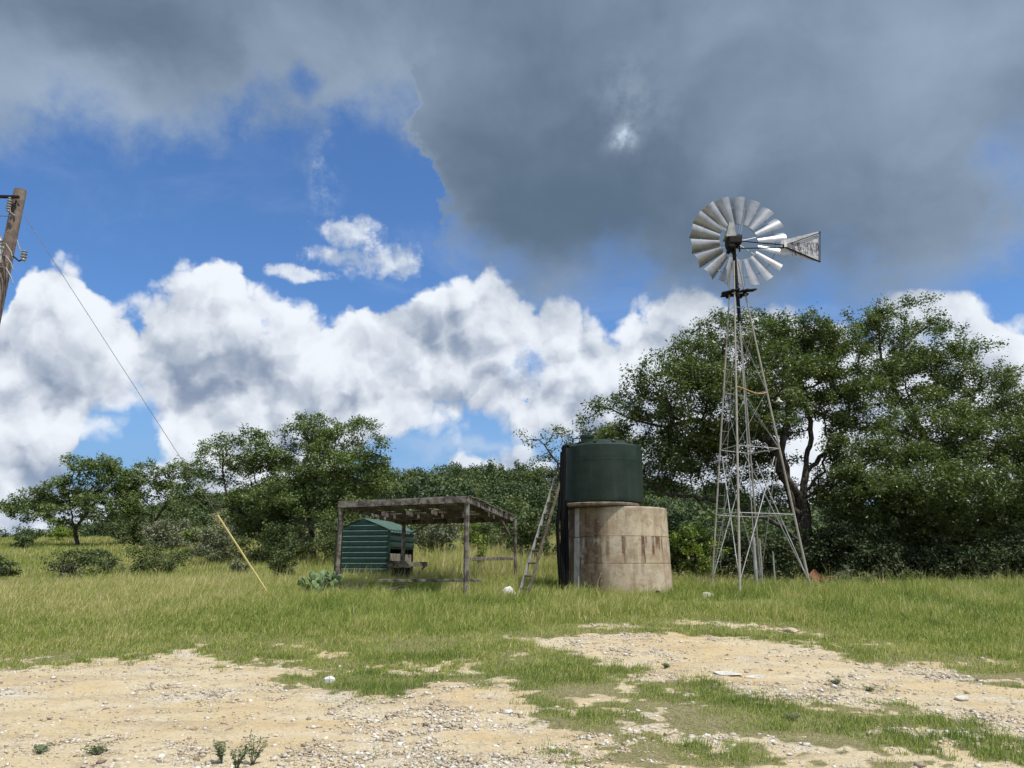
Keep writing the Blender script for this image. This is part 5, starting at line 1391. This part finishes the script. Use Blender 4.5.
# ------------------------------------------------------------------ utility pole
def pole():
    T = at(20.5, 190, 16.4); x, y = T.x, T.y; b = Vector((x, y, float(gz(x, y)) - .1))
    H = T.z - b.z
    root = empty('utility_pole', b, 'weathered wooden utility pole with transformer at the left edge', 'utility pole')
    MB().tube([(-.45, 0, 0), (-.225, 0, H * .5), (0, 0, H - .02), (0, 0, H)], [.16, .145, .13, .12], 16).build('pole', POLEW, root, smooth=True)
    def Q(px, py, dy=-.2): return at(px, py, y + dy) - b
    # top bracket with insulators
    MB().beam(Q(-8, 196.5), Q(19, 197), .06, .06).build('bracket', DARKIRON, root)
    m = MB()
    for px, py in ((9, 205), (10, 200)):
        c = Q(px, py); m.lathe([(.02, -.16), (.05, -.15), (.03, -.11), (.06, -.09), (.03, -.05), (.06, -.03), (.03, .01), (.05, .03), (.02, .08)], 12, c=c)
    m.build('insulator', CERAM, root, smooth=True)
    MB().tube([Q(10, 197), Q(10, 212), Q(15, 216)], .018, 6).build('jumper', WIRE, root)
    MB().tube([Q(15, 207), Q(16, 200), Q(19, 206)], .02, 6).build('clamp', DARKIRON, root)
    # loop arrester at the right
    MB().tube([Q(17, 240), Q(20, 250), Q(24, 253), Q(25, 262)], .014, 6).build('jumper', WIRE, root)
    MB().lathe([(.02, -.14), (.06, -.12), (.04, -.08), (.07, -.05), (.04, -.02), (.07, .02), (.04, .05), (.06, .08), (.02, .11)], 12, c=Q(24, 255)).build('arrester', CERAM, root, smooth=True)
    MB().tube([Q(13, 256), Q(19, 261), Q(24, 259)], .02, 6).build('bracket_arm', DARKIRON, root)
    # transformer can at the left
    tc = Q(-7, 263, -.05)
    tm = mat('grey_transformer', (.42, .44, .44), .5, .1, .4, noise=4, c2=(.34, .36, .36))
    t = MB().lathe([(.22, -.42), (.25, -.40), (.25, .30), (.27, .32), (.27, .36), (.12, .42), (0, .43)], 24, c=tc).build('transformer', tm, root, smooth=True)
    MB().lathe([(.03, 0), (.06, .03), (.035, .08), (.055, .11), (.03, .16), (.02, .22)], 12, c=tc + Vector((.12, -.05, .40))).build('bushing', CERAM, t, smooth=True)
    for py, o in ((244, 8), (256, 7), (268, 9)):
        MB().tube([Q(-2, py - 2), Q(6, py), Q(11, py + o), Q(13, py + o + 7)], .014, 6).build('jumper', WIRE, root)
    # spans leaving the picture at the left
    for nm, a, e in (('primary', Q(0, 197), (-22, -6, 0.3)), ('secondary', Q(13, 216), (-22, -7, -1.6)), ('service', Q(8, 262), (-24, 4, -1.0))):
        e = a + Vector(e); pts = [a.lerp(e, t) + Vector((0, 0, -.5 * math.sin(PI * t))) for t in np.linspace(0, 1, 10)]
        o = MB().tube([p + b for p in pts], .012, 5).build('overhead_wire', WIRE, None)
        tag(o, {'primary': 'top overhead wire running left from the utility pole head', 'secondary': 'overhead wire dropping left from below the pole head', 'service': 'overhead wire leaving left beside the transformer'}[nm], 'wire', 'wires leaving the utility pole')
    # guy wire with its yellow guard
    A = at(24.5, 216, y - .1); g1 = at(270, 592, 20.6); g1.z = float(gz(g1.x, g1.y)) + .02
    # a straight line in the picture is a straight line in space
    gr = empty('guy_wire', g1, 'thin guy wire from the utility pole down to the grass with a yellow plastic guard', 'guy wire')
    d = A - g1; MB().tube([(0, 0, 0), d], .0065, 6).build('cable', WIRE, gr)
    t1 = None
    for t in np.linspace(0, 1, 400):
        q = g1 + d * t; rel = Vector((q.x, q.y, q.z - EYE)); dep = rel.y * CP + rel.z * SP; vy = -rel.y * SP + rel.z * CP
        if 384 - 769 * vy / dep < 516: t1 = t; break
    MB().tube([(0, 0, 0), d * t1], .025, 8).build('guard', YEL, gr, smooth=True)
pole()

# ------------------------------------------------------------------ yucca stump and foreground weeds
def yucca():
    p = base_at(64, 27.3); b = Vector(p)
    root = empty('yucca', b, 'dead yucca stump with pale dry trunk pieces below the meadow bush', 'yucca')
    rnd = random.Random(2); m = MB()
    dm = mat('dark_dead_leaves', (.035, .03, .025), .8)
    for k in range(60):
        a = rnd.random() * 6.28; e = rnd.uniform(0, .9); L_ = rnd.uniform(.3, .6); d = Vector((math.cos(a) * math.cos(e), math.sin(a) * math.cos(e), math.sin(e)))
        c = Vector((rnd.gauss(0, .15), 0, .28)); s = d.cross(Vector((0, 0, 1))).normalized() * .02
        m.add([c - s, c + s, c + d * L_], [(0, 1, 2)]); 
    m.build('dead_leaves', dm, root)
    m = MB()
    for k in range(7): x = rnd.uniform(-.35, .45); m.tube([(x, rnd.uniform(-.2, .2), -.05), (x + rnd.uniform(-.2, .2), rnd.uniform(-.2, .1), rnd.uniform(.15, .3))], rnd.uniform(.03, .05), 7)
    m.build('dry_trunks', mat('pale_dry_wood', (.34, .30, .26), .9, noise=9, c2=(.2, .17, .15)), root)
yucca()

def weeds():
    wm = attr_mat('weed_leaves', [(0, (.09, .12, .06)), (1, (.22, .26, .14))], .6, trans=.25)
    spots = [(222, 764, .15, 'grey green weed standing in the left foreground dirt'), (252, 766, .20, 'tall thin weed right of its neighbour at the bottom edge of the dirt'), (236, 772, .15, 'low weed between the two foreground weeds at the bottom edge'),
             (40, 753, .05, 'dark creeping weed in the far left foreground dirt'), (95, 756, .06, 'small creeping weed right of the dark one in the left foreground'), (835, 684, .045, 'small green weed tuft in the middle of the right dirt strip'),
             (868, 692, .04, 'weed tuft on the right dirt strip nearest its stony part'), (668, 668, .05, 'lone weed tuft in the left part of the middle dirt strip'), (790, 720, .06, 'bright green tuft at the near edge of the right dirt strip')]
    for i, (px, py, h, lb) in enumerate(spots):
        x, y = ground_at(px, py); b = Vector((x, y, float(gz(x, y)))); rng = np.random.default_rng(300 + i)
        root = empty('weed', b, lb, 'weed'); st = MB(); cen = []
        for k in range(6):
            a = rng.random() * 6.28; sp = h * (.5 if h > .1 else 1.6); e = Vector((math.cos(a) * sp, math.sin(a) * sp, h * rng.uniform(.6, 1.15)))
            st.tube([(0, 0, -.01), e * .5 + Vector((0, 0, h * .12)), e], [.004, .003, .0015], 5)
            cen += [tuple(e * t + Vector((0, 0, h * .1))) for t in np.linspace(.3, 1, 7)]
        st.build('stems', wm, root)
        lm = leaf_mesh('leaves', np.array(cen), 5, .018 if h > .1 else .03, .035, wm, rng, up=.6, aspect=.28); link('leaves', lm, root)
weeds()
